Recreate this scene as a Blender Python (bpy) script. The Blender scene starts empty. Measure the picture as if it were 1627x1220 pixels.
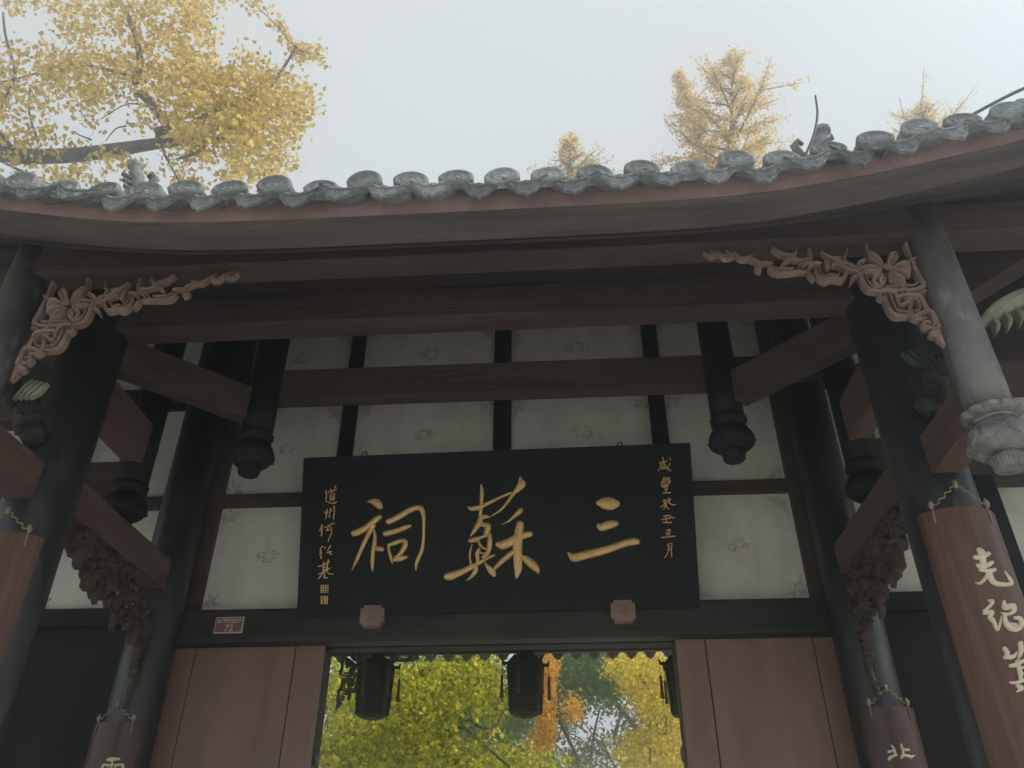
import bpy, bmesh, math, random
import numpy as np
from mathutils import Vector, Matrix
R = math.radians
rnd = random.Random(7)
rng = np.random.default_rng(11)
scn = bpy.context.scene
COL = scn.collection

# ------------------------------------------------------------------ camera
F_PX = 1300.0
PITCH, YAW, ROLL = R(33.42), R(3.888), R(0.119)
CAM = np.array([0.505, -6.0, 1.6])
_f = np.array([-math.sin(YAW)*math.cos(PITCH), math.cos(YAW)*math.cos(PITCH), math.sin(PITCH)])
_r = np.array([math.cos(YAW), math.sin(YAW), 0.0])
_u = np.cross(_r, _f)
_R = math.cos(ROLL)*_r + math.sin(ROLL)*_u
_U = -math.sin(ROLL)*_r + math.cos(ROLL)*_u
cam_d = bpy.data.cameras.new('camera')
cam = bpy.data.objects.new('camera', cam_d)
COL.objects.link(cam)
cam.matrix_world = Matrix(((_R[0], _U[0], -_f[0], CAM[0]), (_R[1], _U[1], -_f[1], CAM[1]),
                           (_R[2], _U[2], -_f[2], CAM[2]), (0, 0, 0, 1)))
cam_d.sensor_fit = 'HORIZONTAL'
cam_d.sensor_width = 36.0
cam_d.lens = F_PX/1627*36.0
cam_d.clip_start = 0.05
cam_d.clip_end = 2000
scn.camera = cam

# ------------------------------------------------------------------ sky, sun, exposure
SUN_EL, SUN_AZ = 50.0, 85.0          # azimuth measured from +Y (behind the gate) towards +X
w = bpy.data.worlds.new('World')
scn.world = w
w.use_nodes = True
nt = w.node_tree
nt.nodes.clear()
sky = nt.nodes.new('ShaderNodeTexSky')
sky.sky_type = 'NISHITA'
sky.sun_disc = False
sky.sun_elevation = R(SUN_EL)
sky.sun_rotation = R(SUN_AZ)
sky.air_density = 1.0
sky.dust_density = 4.0
sky.ozone_density = 1.0
hsv = nt.nodes.new('ShaderNodeHueSaturation')
hsv.inputs['Saturation'].default_value = 0.22
mixc = nt.nodes.new('ShaderNodeMix')
mixc.data_type = 'RGBA'
mixc.inputs[0].default_value = 0.972
mixc.inputs[7].default_value = (5.3, 5.2, 5.08, 1)
bg = nt.nodes.new('ShaderNodeBackground')
bg.inputs['Strength'].default_value = 0.115
wo = nt.nodes.new('ShaderNodeOutputWorld')
nt.links.new(sky.outputs[0], hsv.inputs['Color'])
nt.links.new(hsv.outputs[0], mixc.inputs[6])
nt.links.new(mixc.outputs[2], bg.inputs['Color'])
nt.links.new(bg.outputs[0], wo.inputs[0])
sd = bpy.data.lights.new('sun', 'SUN')
sd.energy = 3.2
sd.angle = R(3)
sd.color = (1.0, 0.91, 0.78)
so = bpy.data.objects.new('sun', sd)
COL.objects.link(so)
_sv = Vector((math.sin(R(SUN_AZ))*math.cos(R(SUN_EL)), math.cos(R(SUN_AZ))*math.cos(R(SUN_EL)), math.sin(R(SUN_EL))))
so.rotation_euler = _sv.to_track_quat('Z', 'Y').to_euler()
so.location = (20, 40, 50)
scn.view_settings.view_transform = 'Standard'
scn.view_settings.look = 'None'
scn.view_settings.exposure = 0.45
scn.view_settings.gamma = 1.0
scn.render.engine = 'CYCLES'
HAZE, HAZE_G = 0.023, 0.935
scn.cycles.volume_bounces = 1
scn.cycles.max_bounces = 10
scn.cycles.diffuse_bounces = 6
scn.cycles.glossy_bounces = 4
scn.cycles.transmission_bounces = 6
scn.cycles.caustics_reflective = False
scn.cycles.caustics_refractive = False

# ------------------------------------------------------------------ survey helpers: a measured direction meets a plane of the building
def rays(x, y):
    x = np.asarray(x, float); y = np.asarray(y, float)
    return (x-813.5)[..., None]*_R - (y-610)[..., None]*_U + F_PX*_f
def on_y(x, y, Y):
    d = rays(x, y)
    t = (Y-CAM[1])/d[..., 1]
    return CAM + d*t[..., None]
def on_plane(x, y, p0, n):
    d = rays(x, y)
    t = ((np.asarray(p0)-CAM) @ n)/(d @ n)
    return CAM + d*t[..., None]
def on_cyl(x, y, cx, cy, rad):
    d = rays(x, y)
    ox, oy = CAM[0]-cx, CAM[1]-cy
    a = d[..., 0]**2+d[..., 1]**2
    b = ox*d[..., 0]+oy*d[..., 1]
    c = ox*ox+oy*oy-rad*rad
    disc = np.maximum(b*b-a*c, 0)
    t = (-b-np.sqrt(disc))/a
    return CAM+d*t[..., None]

# ------------------------------------------------------------------ materials
MATS = {}
def material(name, c1, c2=None, scale=6.0, rough=0.6, bump=0.0, bscale=40.0, detail=6.0, metallic=0.0,
             stretch=(1, 1, 1), spec=0.5, c3=None, s3=2.0, t3=(0.55, 0.7), lo=0.35, hi=0.65, transl=0.0, coat=0.0, vary=0.0):
    m = bpy.data.materials.new(name)
    m.use_nodes = True
    n = m.node_tree.nodes; l = m.node_tree.links
    b = n['Principled BSDF']
    tc = n.new('ShaderNodeTexCoord')
    mp = n.new('ShaderNodeMapping')
    mp.inputs['Scale'].default_value = stretch
    l.new(tc.outputs['Object'], mp.inputs['Vector'])
    b.inputs['Roughness'].default_value = rough
    b.inputs['Metallic'].default_value = metallic
    b.inputs['Specular IOR Level'].default_value = spec
    b.inputs['Coat Weight'].default_value = coat
    col = None
    if c2 is not None:
        nz = n.new('ShaderNodeTexNoise')
        nz.inputs['Scale'].default_value = scale
        nz.inputs['Detail'].default_value = detail
        nz.inputs['Roughness'].default_value = 0.62
        l.new(mp.outputs[0], nz.inputs['Vector'])
        cr = n.new('ShaderNodeValToRGB')
        cr.color_ramp.elements[0].position = lo
        cr.color_ramp.elements[1].position = hi
        cr.color_ramp.elements[0].color = (*c1, 1)
        cr.color_ramp.elements[1].color = (*c2, 1)
        l.new(nz.outputs['Fac'], cr.inputs['Fac'])
        col = cr.outputs['Color']
        # roughness varies with the same wear
        mr = n.new('ShaderNodeMapRange')
        mr.inputs['To Min'].default_value = max(0.05, rough-0.08)
        mr.inputs['To Max'].default_value = min(1.0, rough+0.14)
        l.new(nz.outputs['Fac'], mr.inputs['Value'])
        l.new(mr.outputs[0], b.inputs['Roughness'])
        if c3 is not None:
            n3 = n.new('ShaderNodeTexNoise')
            n3.inputs['Scale'].default_value = s3
            n3.inputs['Detail'].default_value = 8
            n3.inputs['Roughness'].default_value = 0.7
            l.new(mp.outputs[0], n3.inputs['Vector'])
            r3 = n.new('ShaderNodeValToRGB')
            r3.color_ramp.elements[0].position = t3[0]
            r3.color_ramp.elements[1].position = t3[1]
            l.new(n3.outputs['Fac'], r3.inputs['Fac'])
            mx = n.new('ShaderNodeMix'); mx.data_type = 'RGBA'
            l.new(r3.outputs['Color'], mx.inputs[0])
            l.new(col, mx.inputs[6])
            mx.inputs[7].default_value = (*c3, 1)
            col = mx.outputs[2]
        if vary > 0:
            oi = n.new('ShaderNodeObjectInfo')
            vr = n.new('ShaderNodeMapRange')
            vr.inputs['To Min'].default_value = 1-vary; vr.inputs['To Max'].default_value = 1+vary
            l.new(oi.outputs['Random'], vr.inputs['Value'])
            vm = n.new('ShaderNodeMix'); vm.data_type = 'RGBA'; vm.blend_type = 'MULTIPLY'; vm.inputs[0].default_value = 1
            l.new(col, vm.inputs[6]); l.new(vr.outputs[0], vm.inputs[7])
            col = vm.outputs[2]
        l.new(col, b.inputs['Base Color'])
    else:
        b.inputs['Base Color'].default_value = (*c1, 1)
    if bump > 0:
        nb = n.new('ShaderNodeTexNoise')
        nb.inputs['Scale'].default_value = bscale
        nb.inputs['Detail'].default_value = 5
        l.new(mp.outputs[0], nb.inputs['Vector'])
        bp = n.new('ShaderNodeBump')
        bp.inputs['Strength'].default_value = bump
        bp.inputs['Distance'].default_value = 0.02
        l.new(nb.outputs['Fac'], bp.inputs['Height'])
        l.new(bp.outputs[0], b.inputs['Normal'])
    MATS[name] = m
    return m

def leaf_material(name, c1, c2, transl=0.5):
    m = bpy.data.materials.new(name)
    m.use_nodes = True
    n = m.node_tree.nodes; l = m.node_tree.links
    n.clear()
    out = n.new('ShaderNodeOutputMaterial')
    geo = n.new('ShaderNodeNewGeometry')
    cr = n.new('ShaderNodeValToRGB')
    cr.color_ramp.elements[0].color = (*c1, 1)
    cr.color_ramp.elements[1].color = (*c2, 1)
    l.new(geo.outputs['Random Per Island'], cr.inputs['Fac'])
    df = n.new('ShaderNodeBsdfDiffuse')
    tr = n.new('ShaderNodeBsdfTranslucent')
    ms = n.new('ShaderNodeMixShader')
    ms.inputs[0].default_value = transl
    l.new(cr.outputs[0], df.inputs[0]); l.new(cr.outputs[0], tr.inputs[0])
    l.new(df.outputs[0], ms.inputs[1]); l.new(tr.outputs[0], ms.inputs[2])
    l.new(ms.outputs[0], out.inputs[0])
    MATS[name] = m

material('stone_paving', (0.48, 0.46, 0.42), (0.60, 0.58, 0.53), 3, 0.8, 0.2, 30)
material('brown_wood', (0.050, 0.034, 0.030), (0.098, 0.066, 0.057), 6, 0.6, 0.4, 30, stretch=(0.22, 1.4, 1.4), c3=(0.15, 0.12, 0.105), s3=4.5, t3=(0.56, 0.82), spec=0.25, lo=0.3, hi=0.7)
material('brown_depth_wood', (0.088, 0.053, 0.043), (0.16, 0.100, 0.080), 6, 0.55, 0.35, 30, stretch=(1.4, 0.22, 1.4), c3=(0.21, 0.16, 0.135), s3=4.5, t3=(0.57, 0.82), spec=0.35, lo=0.3, hi=0.7)
material('soffit_wood', (0.074, 0.058, 0.053), (0.135, 0.108, 0.099), 5, 0.65, 0.4, 30, stretch=(0.2, 1.6, 1.6), c3=(0.19, 0.162, 0.15), s3=4, t3=(0.55, 0.8), spec=0.25)
material('eave_red_paint', (0.36, 0.235, 0.215), (0.50, 0.34, 0.315), 5, 0.7, 0.15, 30, c3=(0.30, 0.25, 0.235), s3=6, t3=(0.56, 0.8), spec=0.2)
material('fascia_brown', (0.088, 0.070, 0.064), (0.145, 0.118, 0.109), 6, 0.65, 0.35, 28, stretch=(0.2, 1.3, 1.3), c3=(0.19, 0.162, 0.15), s3=5, t3=(0.55, 0.8), spec=0.25)
material('black_lacquer', (0.007, 0.008, 0.009), (0.016, 0.017, 0.018), 6, 0.5, 0.08, 30, spec=0.2)
material('column_lacquer', (0.010, 0.013, 0.012), (0.030, 0.036, 0.034), 3.0, 0.40, 0.12, 20, stretch=(1, 1, 0.35), c3=(0.115, 0.122, 0.118), s3=3.2, t3=(0.50, 0.82), spec=0.7)
material('weathered_column', (0.055, 0.055, 0.050), (0.20, 0.20, 0.19), 2.6, 0.6, 0.3, 26, stretch=(1, 1, 0.55), c3=(0.33, 0.33, 0.315), s3=6, t3=(0.55, 0.72), lo=0.40, hi=0.62, detail=10)
material('bud_grey', (0.13, 0.13, 0.122), (0.27, 0.27, 0.255), 12, 0.65, 0.4, 30, c3=(0.04, 0.04, 0.04), s3=14, t3=(0.60, 0.70))
material('dark_hanging', (0.008, 0.009, 0.010), (0.018, 0.019, 0.02), 6, 0.55, 0.1, 30, spec=0.2)
material('plaster', (0.68, 0.65, 0.575), (0.83, 0.80, 0.725), 2.4, 0.9, 0.16, 16, stretch=(1.5, 1, 0.75), c3=(0.46, 0.415, 0.34), s3=1.9, t3=(0.55, 0.88), detail=10, spec=0.2)
material('plaster_relief', (0.42, 0.395, 0.345), (0.70, 0.67, 0.60), 14, 0.9, 0.25, 40, spec=0.2)
material('lintel_wood', (0.022, 0.020, 0.018), (0.046, 0.041, 0.037), 5, 0.6, 0.25, 30, stretch=(0.22, 1.2, 1.2), spec=0.25)
material('door_paint', (0.19, 0.118, 0.092), (0.25, 0.160, 0.126), 2.6, 0.6, 0.2, 22, stretch=(1.8, 1, 0.3), c3=(0.31, 0.215, 0.178), s3=2.4, t3=(0.54, 0.85), spec=0.35, detail=10)
material('dark_wall', (0.010, 0.012, 0.010), (0.022, 0.025, 0.021), 3, 0.6, 0.08, 25, stretch=(1.5, 1, 0.4), spec=0.2)
material('plaque_black', (0.004, 0.007, 0.008), (0.010, 0.015, 0.015), 7, 0.5, 0.12, 60, stretch=(0.5, 2, 2), spec=0.2)
material('gilding', (0.62, 0.385, 0.14), (0.84, 0.57, 0.25), 12, 0.4, 0.2, 60, metallic=0.3, c3=(0.05, 0.035, 0.02), s3=24, t3=(0.65, 0.69))
material('gilding_line', (0.70, 0.43, 0.17), (0.86, 0.58, 0.28), 20, 0.45, metallic=0.2)
material('couplet_wood', (0.075, 0.032, 0.021), (0.145, 0.066, 0.042), 5, 0.38, 0.1, 40, stretch=(6, 6, 0.3), c3=(0.24, 0.13, 0.08), s3=1.7, t3=(0.57, 0.78), coat=0.12, spec=0.4)
material('couplet_dark', (0.055, 0.028, 0.020), (0.10, 0.050, 0.036), 5, 0.4, 0.05, 40, stretch=(7, 7, 0.35), coat=0.15)
material('cream_paint', (0.62, 0.53, 0.38), (0.74, 0.66, 0.50), 15, 0.6, 0.1, 60)
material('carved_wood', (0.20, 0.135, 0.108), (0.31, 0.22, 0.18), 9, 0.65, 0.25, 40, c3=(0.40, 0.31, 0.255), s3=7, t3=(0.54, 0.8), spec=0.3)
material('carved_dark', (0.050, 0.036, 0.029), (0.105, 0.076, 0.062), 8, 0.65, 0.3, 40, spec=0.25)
material('carved_cream', (0.20, 0.195, 0.15), (0.36, 0.345, 0.27), 9, 0.65, 0.3, 30)
material('carved_green', (0.022, 0.027, 0.023), (0.055, 0.064, 0.052), 6, 0.6, 0.3, 30, spec=0.25)
material('roof_tile', (0.13, 0.135, 0.14), (0.25, 0.26, 0.255), 9, 0.9, 0.5, 35, c3=(0.34, 0.35, 0.32), s3=11, t3=(0.52, 0.74), spec=0.2)
material('tile_relief', (0.17, 0.18, 0.185), (0.31, 0.325, 0.325), 14, 0.9, 0.4, 55, c3=(0.42, 0.435, 0.40), s3=13, t3=(0.53, 0.72), spec=0.2, vary=0.3)
material('iron', (0.05, 0.05, 0.05), (0.12, 0.11, 0.10), 20, 0.5, 0.1, 50)
material('brass_wire', (0.28, 0.20, 0.12), (0.36, 0.26, 0.16), 20, 0.5)
material('plate_red', (0.17, 0.075, 0.055), (0.21, 0.095, 0.07), 10, 0.45)
material('plate_white', (0.55, 0.46, 0.40), (0.62, 0.53, 0.46), 10, 0.5)
material('lantern_wood', (0.006, 0.005, 0.004), (0.014, 0.011, 0.009), 8, 0.6, 0.1, 30, spec=0.15)
material('lantern_pane', (0.018, 0.011, 0.008), (0.035, 0.023, 0.017), 8, 0.6, spec=0.15)
material('tassel', (0.09, 0.030, 0.012), (0.15, 0.05, 0.02), 30, 0.8)
material('bark', (0.10, 0.085, 0.075), (0.19, 0.17, 0.155), 8, 0.9, 0.5, 25, stretch=(1, 1, 0.5))
leaf_material('leaf_yellow', (0.54, 0.385, 0.10), (0.84, 0.64, 0.22), 0.52)
leaf_material('leaf_pale', (0.66, 0.44, 0.12), (0.92, 0.70, 0.26), 0.52)
leaf_material('leaf_lime', (0.15, 0.25, 0.02), (0.95, 0.82, 0.11), 0.55)
leaf_material('leaf_green', (0.05, 0.11, 0.02), (0.17, 0.25, 0.055), 0.45)
leaf_material('leaf_orange', (0.70, 0.36, 0.03), (0.86, 0.56, 0.08), 0.5)
leaf_material('leaf_olive', (0.12, 0.14, 0.06), (0.34, 0.30, 0.10), 0.45)
leaf_material('leaf_gold', (0.50, 0.40, 0.03), (0.95, 0.76, 0.11), 0.55)

# ------------------------------------------------------------------ object helpers
def tag(o, label=None, cat=None, group=None, kind=None):
    if label: o['label'] = label
    if cat: o['category'] = cat
    if group: o['group'] = group
    if kind: o['kind'] = kind
    return o
def empty(name, loc=(0, 0, 0)):
    o = bpy.data.objects.new(name, None)
    COL.objects.link(o)
    o.location = loc
    o.empty_display_size = 0.2
    return o
def link_mesh(name, me, parent=None):
    o = bpy.data.objects.new(name, me)
    COL.objects.link(o)
    if parent is not None:
        o.parent = parent
        pl = Vector(parent.get('_w', (0, 0, 0)))
        o.location = -pl
    return o
def mk(name, V, Fc, mat, parent=None, smooth=False):
    me = bpy.data.meshes.new(name)
    me.from_pydata([tuple(v) for v in V], [], [tuple(f) for f in Fc])
    me.materials.append(MATS[mat])
    if smooth:
        me.polygons.foreach_set('use_smooth', [True]*len(me.polygons))
    me.update()
    return link_mesh(name, me, parent)
def from_bm(name, bm, mat, parent=None, smooth=False):
    bmesh.ops.recalc_face_normals(bm, faces=bm.faces)
    me = bpy.data.meshes.new(name)
    bm.to_mesh(me); bm.free()
    me.materials.append(MATS[mat])
    if smooth:
        me.polygons.foreach_set('use_smooth', [True]*len(me.polygons))
    return link_mesh(name, me, parent)
def box(name, x0, x1, y0, y1, z0, z1, mat, parent=None, bev=0.008):
    bm = bmesh.new()
    vs = [bm.verts.new(p) for p in ((x0, y0, z0), (x1, y0, z0), (x1, y1, z0), (x0, y1, z0), (x0, y0, z1), (x1, y0, z1), (x1, y1, z1), (x0, y1, z1))]
    for f in ((0, 3, 2, 1), (4, 5, 6, 7), (0, 1, 5, 4), (1, 2, 6, 5), (2, 3, 7, 6), (3, 0, 4, 7)):
        bm.faces.new([vs[i] for i in f])
    if bev > 0:
        bmesh.ops.bevel(bm, geom=list(bm.edges), offset=bev, segments=2, profile=0.6, affect='EDGES')
    return from_bm(name, bm, mat, parent)
def bar(name, a, b, wdt, h, mat, parent=None, bev=0.008):
    """beam between two points a,b (centre of its underside), width wdt, height h"""
    a = Vector(a); b = Vector(b)
    d = (b-a); L = d.length; d.normalize()
    side = Vector((d.y, -d.x, 0)).normalized()
    up = side.cross(d)
    if up.z < 0: up = -up
    bm = bmesh.new()
    vs = []
    for p in (a, b):
        for s, t in ((-1, 0), (1, 0), (1, 1), (-1, 1)):
            vs.append(bm.verts.new(p+side*(s*wdt/2)+up*(t*h)))
    for f in ((0, 1, 2, 3), (7, 6, 5, 4), (0, 4, 5, 1), (1, 5, 6, 2), (2, 6, 7, 3), (3, 7, 4, 0)):
        bm.faces.new([vs[i] for i in f])
    bmesh.ops.recalc_face_normals(bm, faces=bm.faces)
    if bev > 0:
        bmesh.ops.bevel(bm, geom=list(bm.edges), offset=bev, segments=2, profile=0.6, affect='EDGES')
    return from_bm(name, bm, mat, parent)
def lathe_data(prof, n=32, fn=None):
    V, Fc = [], []
    for j, (rr, z) in enumerate(prof):
        for i in range(n):
            a = 2*math.pi*i/n
            r2 = rr*(fn(a, z, j) if fn else 1)
            V.append((r2*math.cos(a), r2*math.sin(a), z))
    for j in range(len(prof)-1):
        for i in range(n):
            k = (i+1) % n
            Fc.append((j*n+i, j*n+k, (j+1)*n+k, (j+1)*n+i))
    Fc.append(tuple(range(n))[::-1])
    Fc.append(tuple((len(prof)-1)*n+i for i in range(n)))
    return V, Fc
def tube_data(P, rad, n=8):
    P = [Vector(p) for p in P]
    V, Fc = [], []
    prev = None
    for i, p in enumerate(P):
        t = (P[min(i+1, len(P)-1)]-P[max(i-1, 0)]).normalized()
        if prev is None:
            a = t.orthogonal().normalized()
        else:
            a = (prev-t*prev.dot(t))
            a = a.normalized() if a.length > 1e-6 else t.orthogonal().normalized()
        prev = a
        b = t.cross(a)
        for k in range(n):
            an = 2*math.pi*k/n
            V.append(tuple(p+(a*math.cos(an)+b*math.sin(an))*rad[i]))
    for i in range(len(P)-1):
        for k in range(n):
            k2 = (k+1) % n
            Fc.append((i*n+k, i*n+k2, (i+1)*n+k2, (i+1)*n+k))
    Fc.append(tuple(range(n))[::-1])
    Fc.append(tuple((len(P)-1)*n+k for k in range(n)))
    return V, Fc
class Acc:
    def __init__(s): s.V = []; s.F = []
    def add(s, V, Fc):
        o = len(s.V)
        s.V += [tuple(v) for v in V]
        s.F += [tuple(i+o for i in f) for f in Fc]
    def build(s, name, mat, parent=None, smooth=False):
        return mk(name, s.V, s.F, mat, parent, smooth)
def catmull(P, per=4):
    P = np.asarray(P, float)
    if len(P) < 3:
        t = np.linspace(0, 1, per+1)[:, None]
        return P[0]*(1-t)+P[-1]*t
    Q = np.vstack([2*P[0]-P[1], P, 2*P[-1]-P[-2]])
    out = []
    for i in range(1, len(Q)-2):
        for t in np.linspace(0, 1, per, endpoint=False):
            a, b, c, d = Q[i-1], Q[i], Q[i+1], Q[i+2]
            out.append(0.5*((2*b)+(-a+c)*t+(2*a-5*b+4*c-d)*t*t+(-a+3*b-3*c+d)*t**3))
    out.append(P[-1])
    return np.array(out)

SOFT = ((-1, -0.004), (-1, 0.45), (-0.72, 0.85), (0, 1.0), (0.72, 0.85), (1, 0.45), (1, -0.004))
CHISEL = ((-1, -0.004), (-1, 0.72), (-0.82, 1.0), (-0.40, 0.95), (0.0, 0.62), (0.40, 0.95), (0.82, 1.0), (1, 0.72), (1, -0.004))
PETAL = ((-1, -0.004), (-1, 0.55), (-0.75, 0.95), (-0.12, 0.72), (0, 0.52), (0.12, 0.72), (0.75, 0.95), (1, 0.55), (1, -0.004))
def stroke(acc, pts, org, mapf, height, depth=0.0, cap=True, minw=0.0, thin=1.0, prof=SOFT):
    """one brush or chisel stroke: a swept ridge on a surface. pts are (x, y, half width) on a tracing of origin/scale org"""
    ox, oy, s = org
    S = catmull(pts, 4)
    S[:, 2] = np.maximum(S[:, 2]*thin, 1e-3)
    X = ox+S[:, 0]*s; Y = oy+S[:, 1]*s; W = np.maximum(S[:, 2]*s, minw)
    if cap:
        d0 = np.array([X[0]-X[1], Y[0]-Y[1]]); d0 /= max(1e-9, np.hypot(*d0))
        d1 = np.array([X[-1]-X[-2], Y[-1]-Y[-2]]); d1 /= max(1e-9, np.hypot(*d1))
        h0 = [(X[0]+d0[0]*W[0]*k, Y[0]+d0[1]*W[0]*k, W[0]*q) for k, q in ((0.95, 0.12), (0.7, 0.7), (0.35, 0.93))]
        h1 = [(X[-1]+d1[0]*W[-1]*k, Y[-1]+d1[1]*W[-1]*k, W[-1]*q) for k, q in ((0.35, 0.93), (0.7, 0.7), (0.95, 0.12))]
        A = np.vstack([h0, np.c_[X, Y, W], h1])
    else:
        A = np.c_[X, Y, W]
    T = np.gradient(A[:, :2], axis=0)
    T /= np.maximum(np.hypot(T[:, 0], T[:, 1]), 1e-9)[:, None]
    N = np.c_[-T[:, 1], T[:, 0]]
    wmax = A[:, 2].max()
    m = len(prof)
    rows = []
    hj = height*(1+0.12*rnd.uniform(-1, 1))
    for k, hh in prof:
        q = A[:, :2]+N*(A[:, 2]*k)[:, None]
        P, nn = mapf(q[:, 0], q[:, 1])
        if hh < 0:
            rows.append(P-nn*depth if depth > 0 else P+nn*hh)
        else:
            sc = np.clip(A[:, 2]/wmax, 0.25, 1)**0.6
            rows.append(P+nn*(hj*hh*sc)[:, None])
    rows = np.array(rows)            # m x n x 3
    n = rows.shape[1]
    V = rows.transpose(1, 0, 2).reshape(-1, 3)
    Fc = []
    for i in range(n-1):
        for k in range(m-1):
            a = i*m+k
            Fc.append((a, a+m, a+m+1, a+1))
        if depth > 0:
            Fc.append((i*m+m-1, (i+1)*m+m-1, (i+1)*m, i*m))
    Fc.append(tuple(range(m)))
    Fc.append(tuple((n-1)*m+k for k in range(m))[::-1])
    acc.add(V, Fc)

# ------------------------------------------------------------------ ground
me_s = 150
tag(mk('ground', [(-me_s, -me_s, 0), (me_s, -me_s, 0), (me_s, me_s, 0), (-me_s, me_s, 0)], [(0, 1, 2, 3)], 'stone_paving'), kind='structure')

# ------------------------------------------------------------------ the gate hall
gate = empty('gate_hall')
tag(gate, 'timber temple gate hall with tiled upturned eave, white plaster panels and brown doors', 'gate')

EX = [0, 0.8, 1.1, 1.4, 1.6, 1.78, 2.0, 2.23, 2.45, 2.65, 3.0, 3.5, 4.2, 5.2]
EZ = [4.462, 4.464, 4.470, 4.484, 4.510, 4.542, 4.584, 4.636, 4.692, 4.738, 4.85, 5.03, 5.34, 5.80]
def ze(X):
    return float(np.interp(abs(X), EX, EZ))
HALF = 5.2

# --- soffit planks: follow the eave curve in front, straight at the beam behind
def soffit_pt(X, t, lift=0.0):
    Y = -3.262+t*(3.262-2.60)
    z0 = ze(X)-0.095
    z1 = 4.80+(ze(X)-4.462)*0.55
    return (X, Y, z0+(z1-z0)*t+lift)
roof = None
NX = 48
XS = [-HALF+2*HALF*i/NX for i in range(NX+1)]
def sheet(name, rows_fn, mat, parent, thick):
    """curved plank: rows_fn(X) -> list of section points (closed loop)"""
    V, Fc = [], []
    sec0 = rows_fn(XS[0]); m = len(sec0)
    for X in XS:
        V += rows_fn(X)
    for i in range(NX):
        for k in range(m):
            k2 = (k+1) % m
            Fc.append((i*m+k, i*m+k2, (i+1)*m+k2, (i+1)*m+k))
    Fc.append(tuple(range(m))[::-1]); Fc.append(tuple(NX*m+k for k in range(m)))
    return mk(name, V, Fc, mat, parent)

# roof deck (corrugated tile field above, boards below), one closed sheet from front eave over the ridge to the rear eave
def roof_profile():
    pts = [(-3.22, 0.0), (-2.9, 0.16), (-2.6, 0.36), (-1.9, 0.86), (-1.0, 1.62), (0.0, 2.55), (1.0, 1.62), (1.9, 0.86), (2.9, 0.16), (3.5, -0.10)]
    return pts
def deck():
    V, Fc = [], []
    pr = roof_profile()
    nx = 200
    m = len(pr)
    xs = [-HALF+2*HALF*i/nx for i in range(nx+1)]
    for X in xs:
        corr = 0.03*math.cos(2*math.pi*(X-0.067)/0.213)
        for (Y, dz) in pr:
            k = max(0.0, 1-abs(Y+3.22)/2.6) if Y < 0 else 0
            base = 4.47+(ze(X)-4.462)*k
            V.append((X, Y, base+dz+0.075+corr))
    for X in xs:
        for (Y, dz) in pr:
            k = max(0.0, 1-abs(Y+3.22)/2.6) if Y < 0 else 0
            base = 4.47+(ze(X)-4.462)*k
            V.append((X, Y, base+dz-0.04))
    n1 = len(xs)*m
    for i in range(nx):
        for j in range(m-1):
            a = i*m+j
            Fc.append((a, a+1, a+m+1, a+m))
            b = n1+a
            Fc.append((b, b+m, b+m+1, b+1))
        Fc.append((i*m, (i+1)*m, n1+(i+1)*m, n1+i*m))
        Fc.append((i*m+m-1, n1+i*m+m-1, n1+(i+1)*m+m-1, (i+1)*m+m-1))
    for i in (0, nx):
        for j in range(m-1):
            a = i*m+j
            Fc.append((a, n1+a, n1+a+1, a+1))
    return mk('roof', V, Fc, 'roof_tile', gate)
roof = deck()
NP = 4
for j in range(NP):
    t0, t1 = j/NP, (j+1)/NP-0.012
    dd = 0.008*(j % 2)
    sheet('soffit_board', lambda X, t0=t0, t1=t1, dd=dd: [soffit_pt(X, t0, -0.02-dd), soffit_pt(X, t1, -0.02-dd), soffit_pt(X, t1, 0.0), soffit_pt(X, t0, 0.0)], 'soffit_wood', roof, 0.02)
# inner ceiling boards, between the front beam and the wall
for j in range(9):
    y0 = -2.52+j*0.272; y1 = y0+0.265
    def zc(y): return 4.86+(y+2.6)*0.60
    bm_z = 0.006*(j % 2)
    mk('ceiling_board', [(-HALF, y0, zc(y0)-bm_z), (HALF, y0, zc(y0)-bm_z), (HALF, y1, zc(y1)-bm_z), (-HALF, y1, zc(y1)-bm_z),
                         (-HALF, y0, zc(y0)+0.02-bm_z), (HALF, y0, zc(y0)+0.02-bm_z), (HALF, y1, zc(y1)+0.02-bm_z), (-HALF, y1, zc(y1)+0.02-bm_z)],
       [(0, 1, 2, 3), (7, 6, 5, 4), (0, 4, 5, 1), (1, 5, 6, 2), (2, 6, 7, 3), (3, 7, 4, 0)], 'brown_wood', roof)
# red board under the tile ends and the brown fascia below it
sheet('eave_board', lambda X: [(X, -3.285, ze(X)-0.108), (X, -3.262, ze(X)-0.108), (X, -3.262, ze(X)+0.045), (X, -3.285, ze(X)+0.045)], 'eave_red_paint', roof, 0.02)
sheet('fascia_board', lambda X: [(X, -3.300, ze(X)-0.122), (X, -3.10, ze(X)-0.100), (X, -3.10, ze(X)-0.080), (X, -3.300, ze(X)-0.109)], 'fascia_brown', roof, 0.02)

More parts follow.
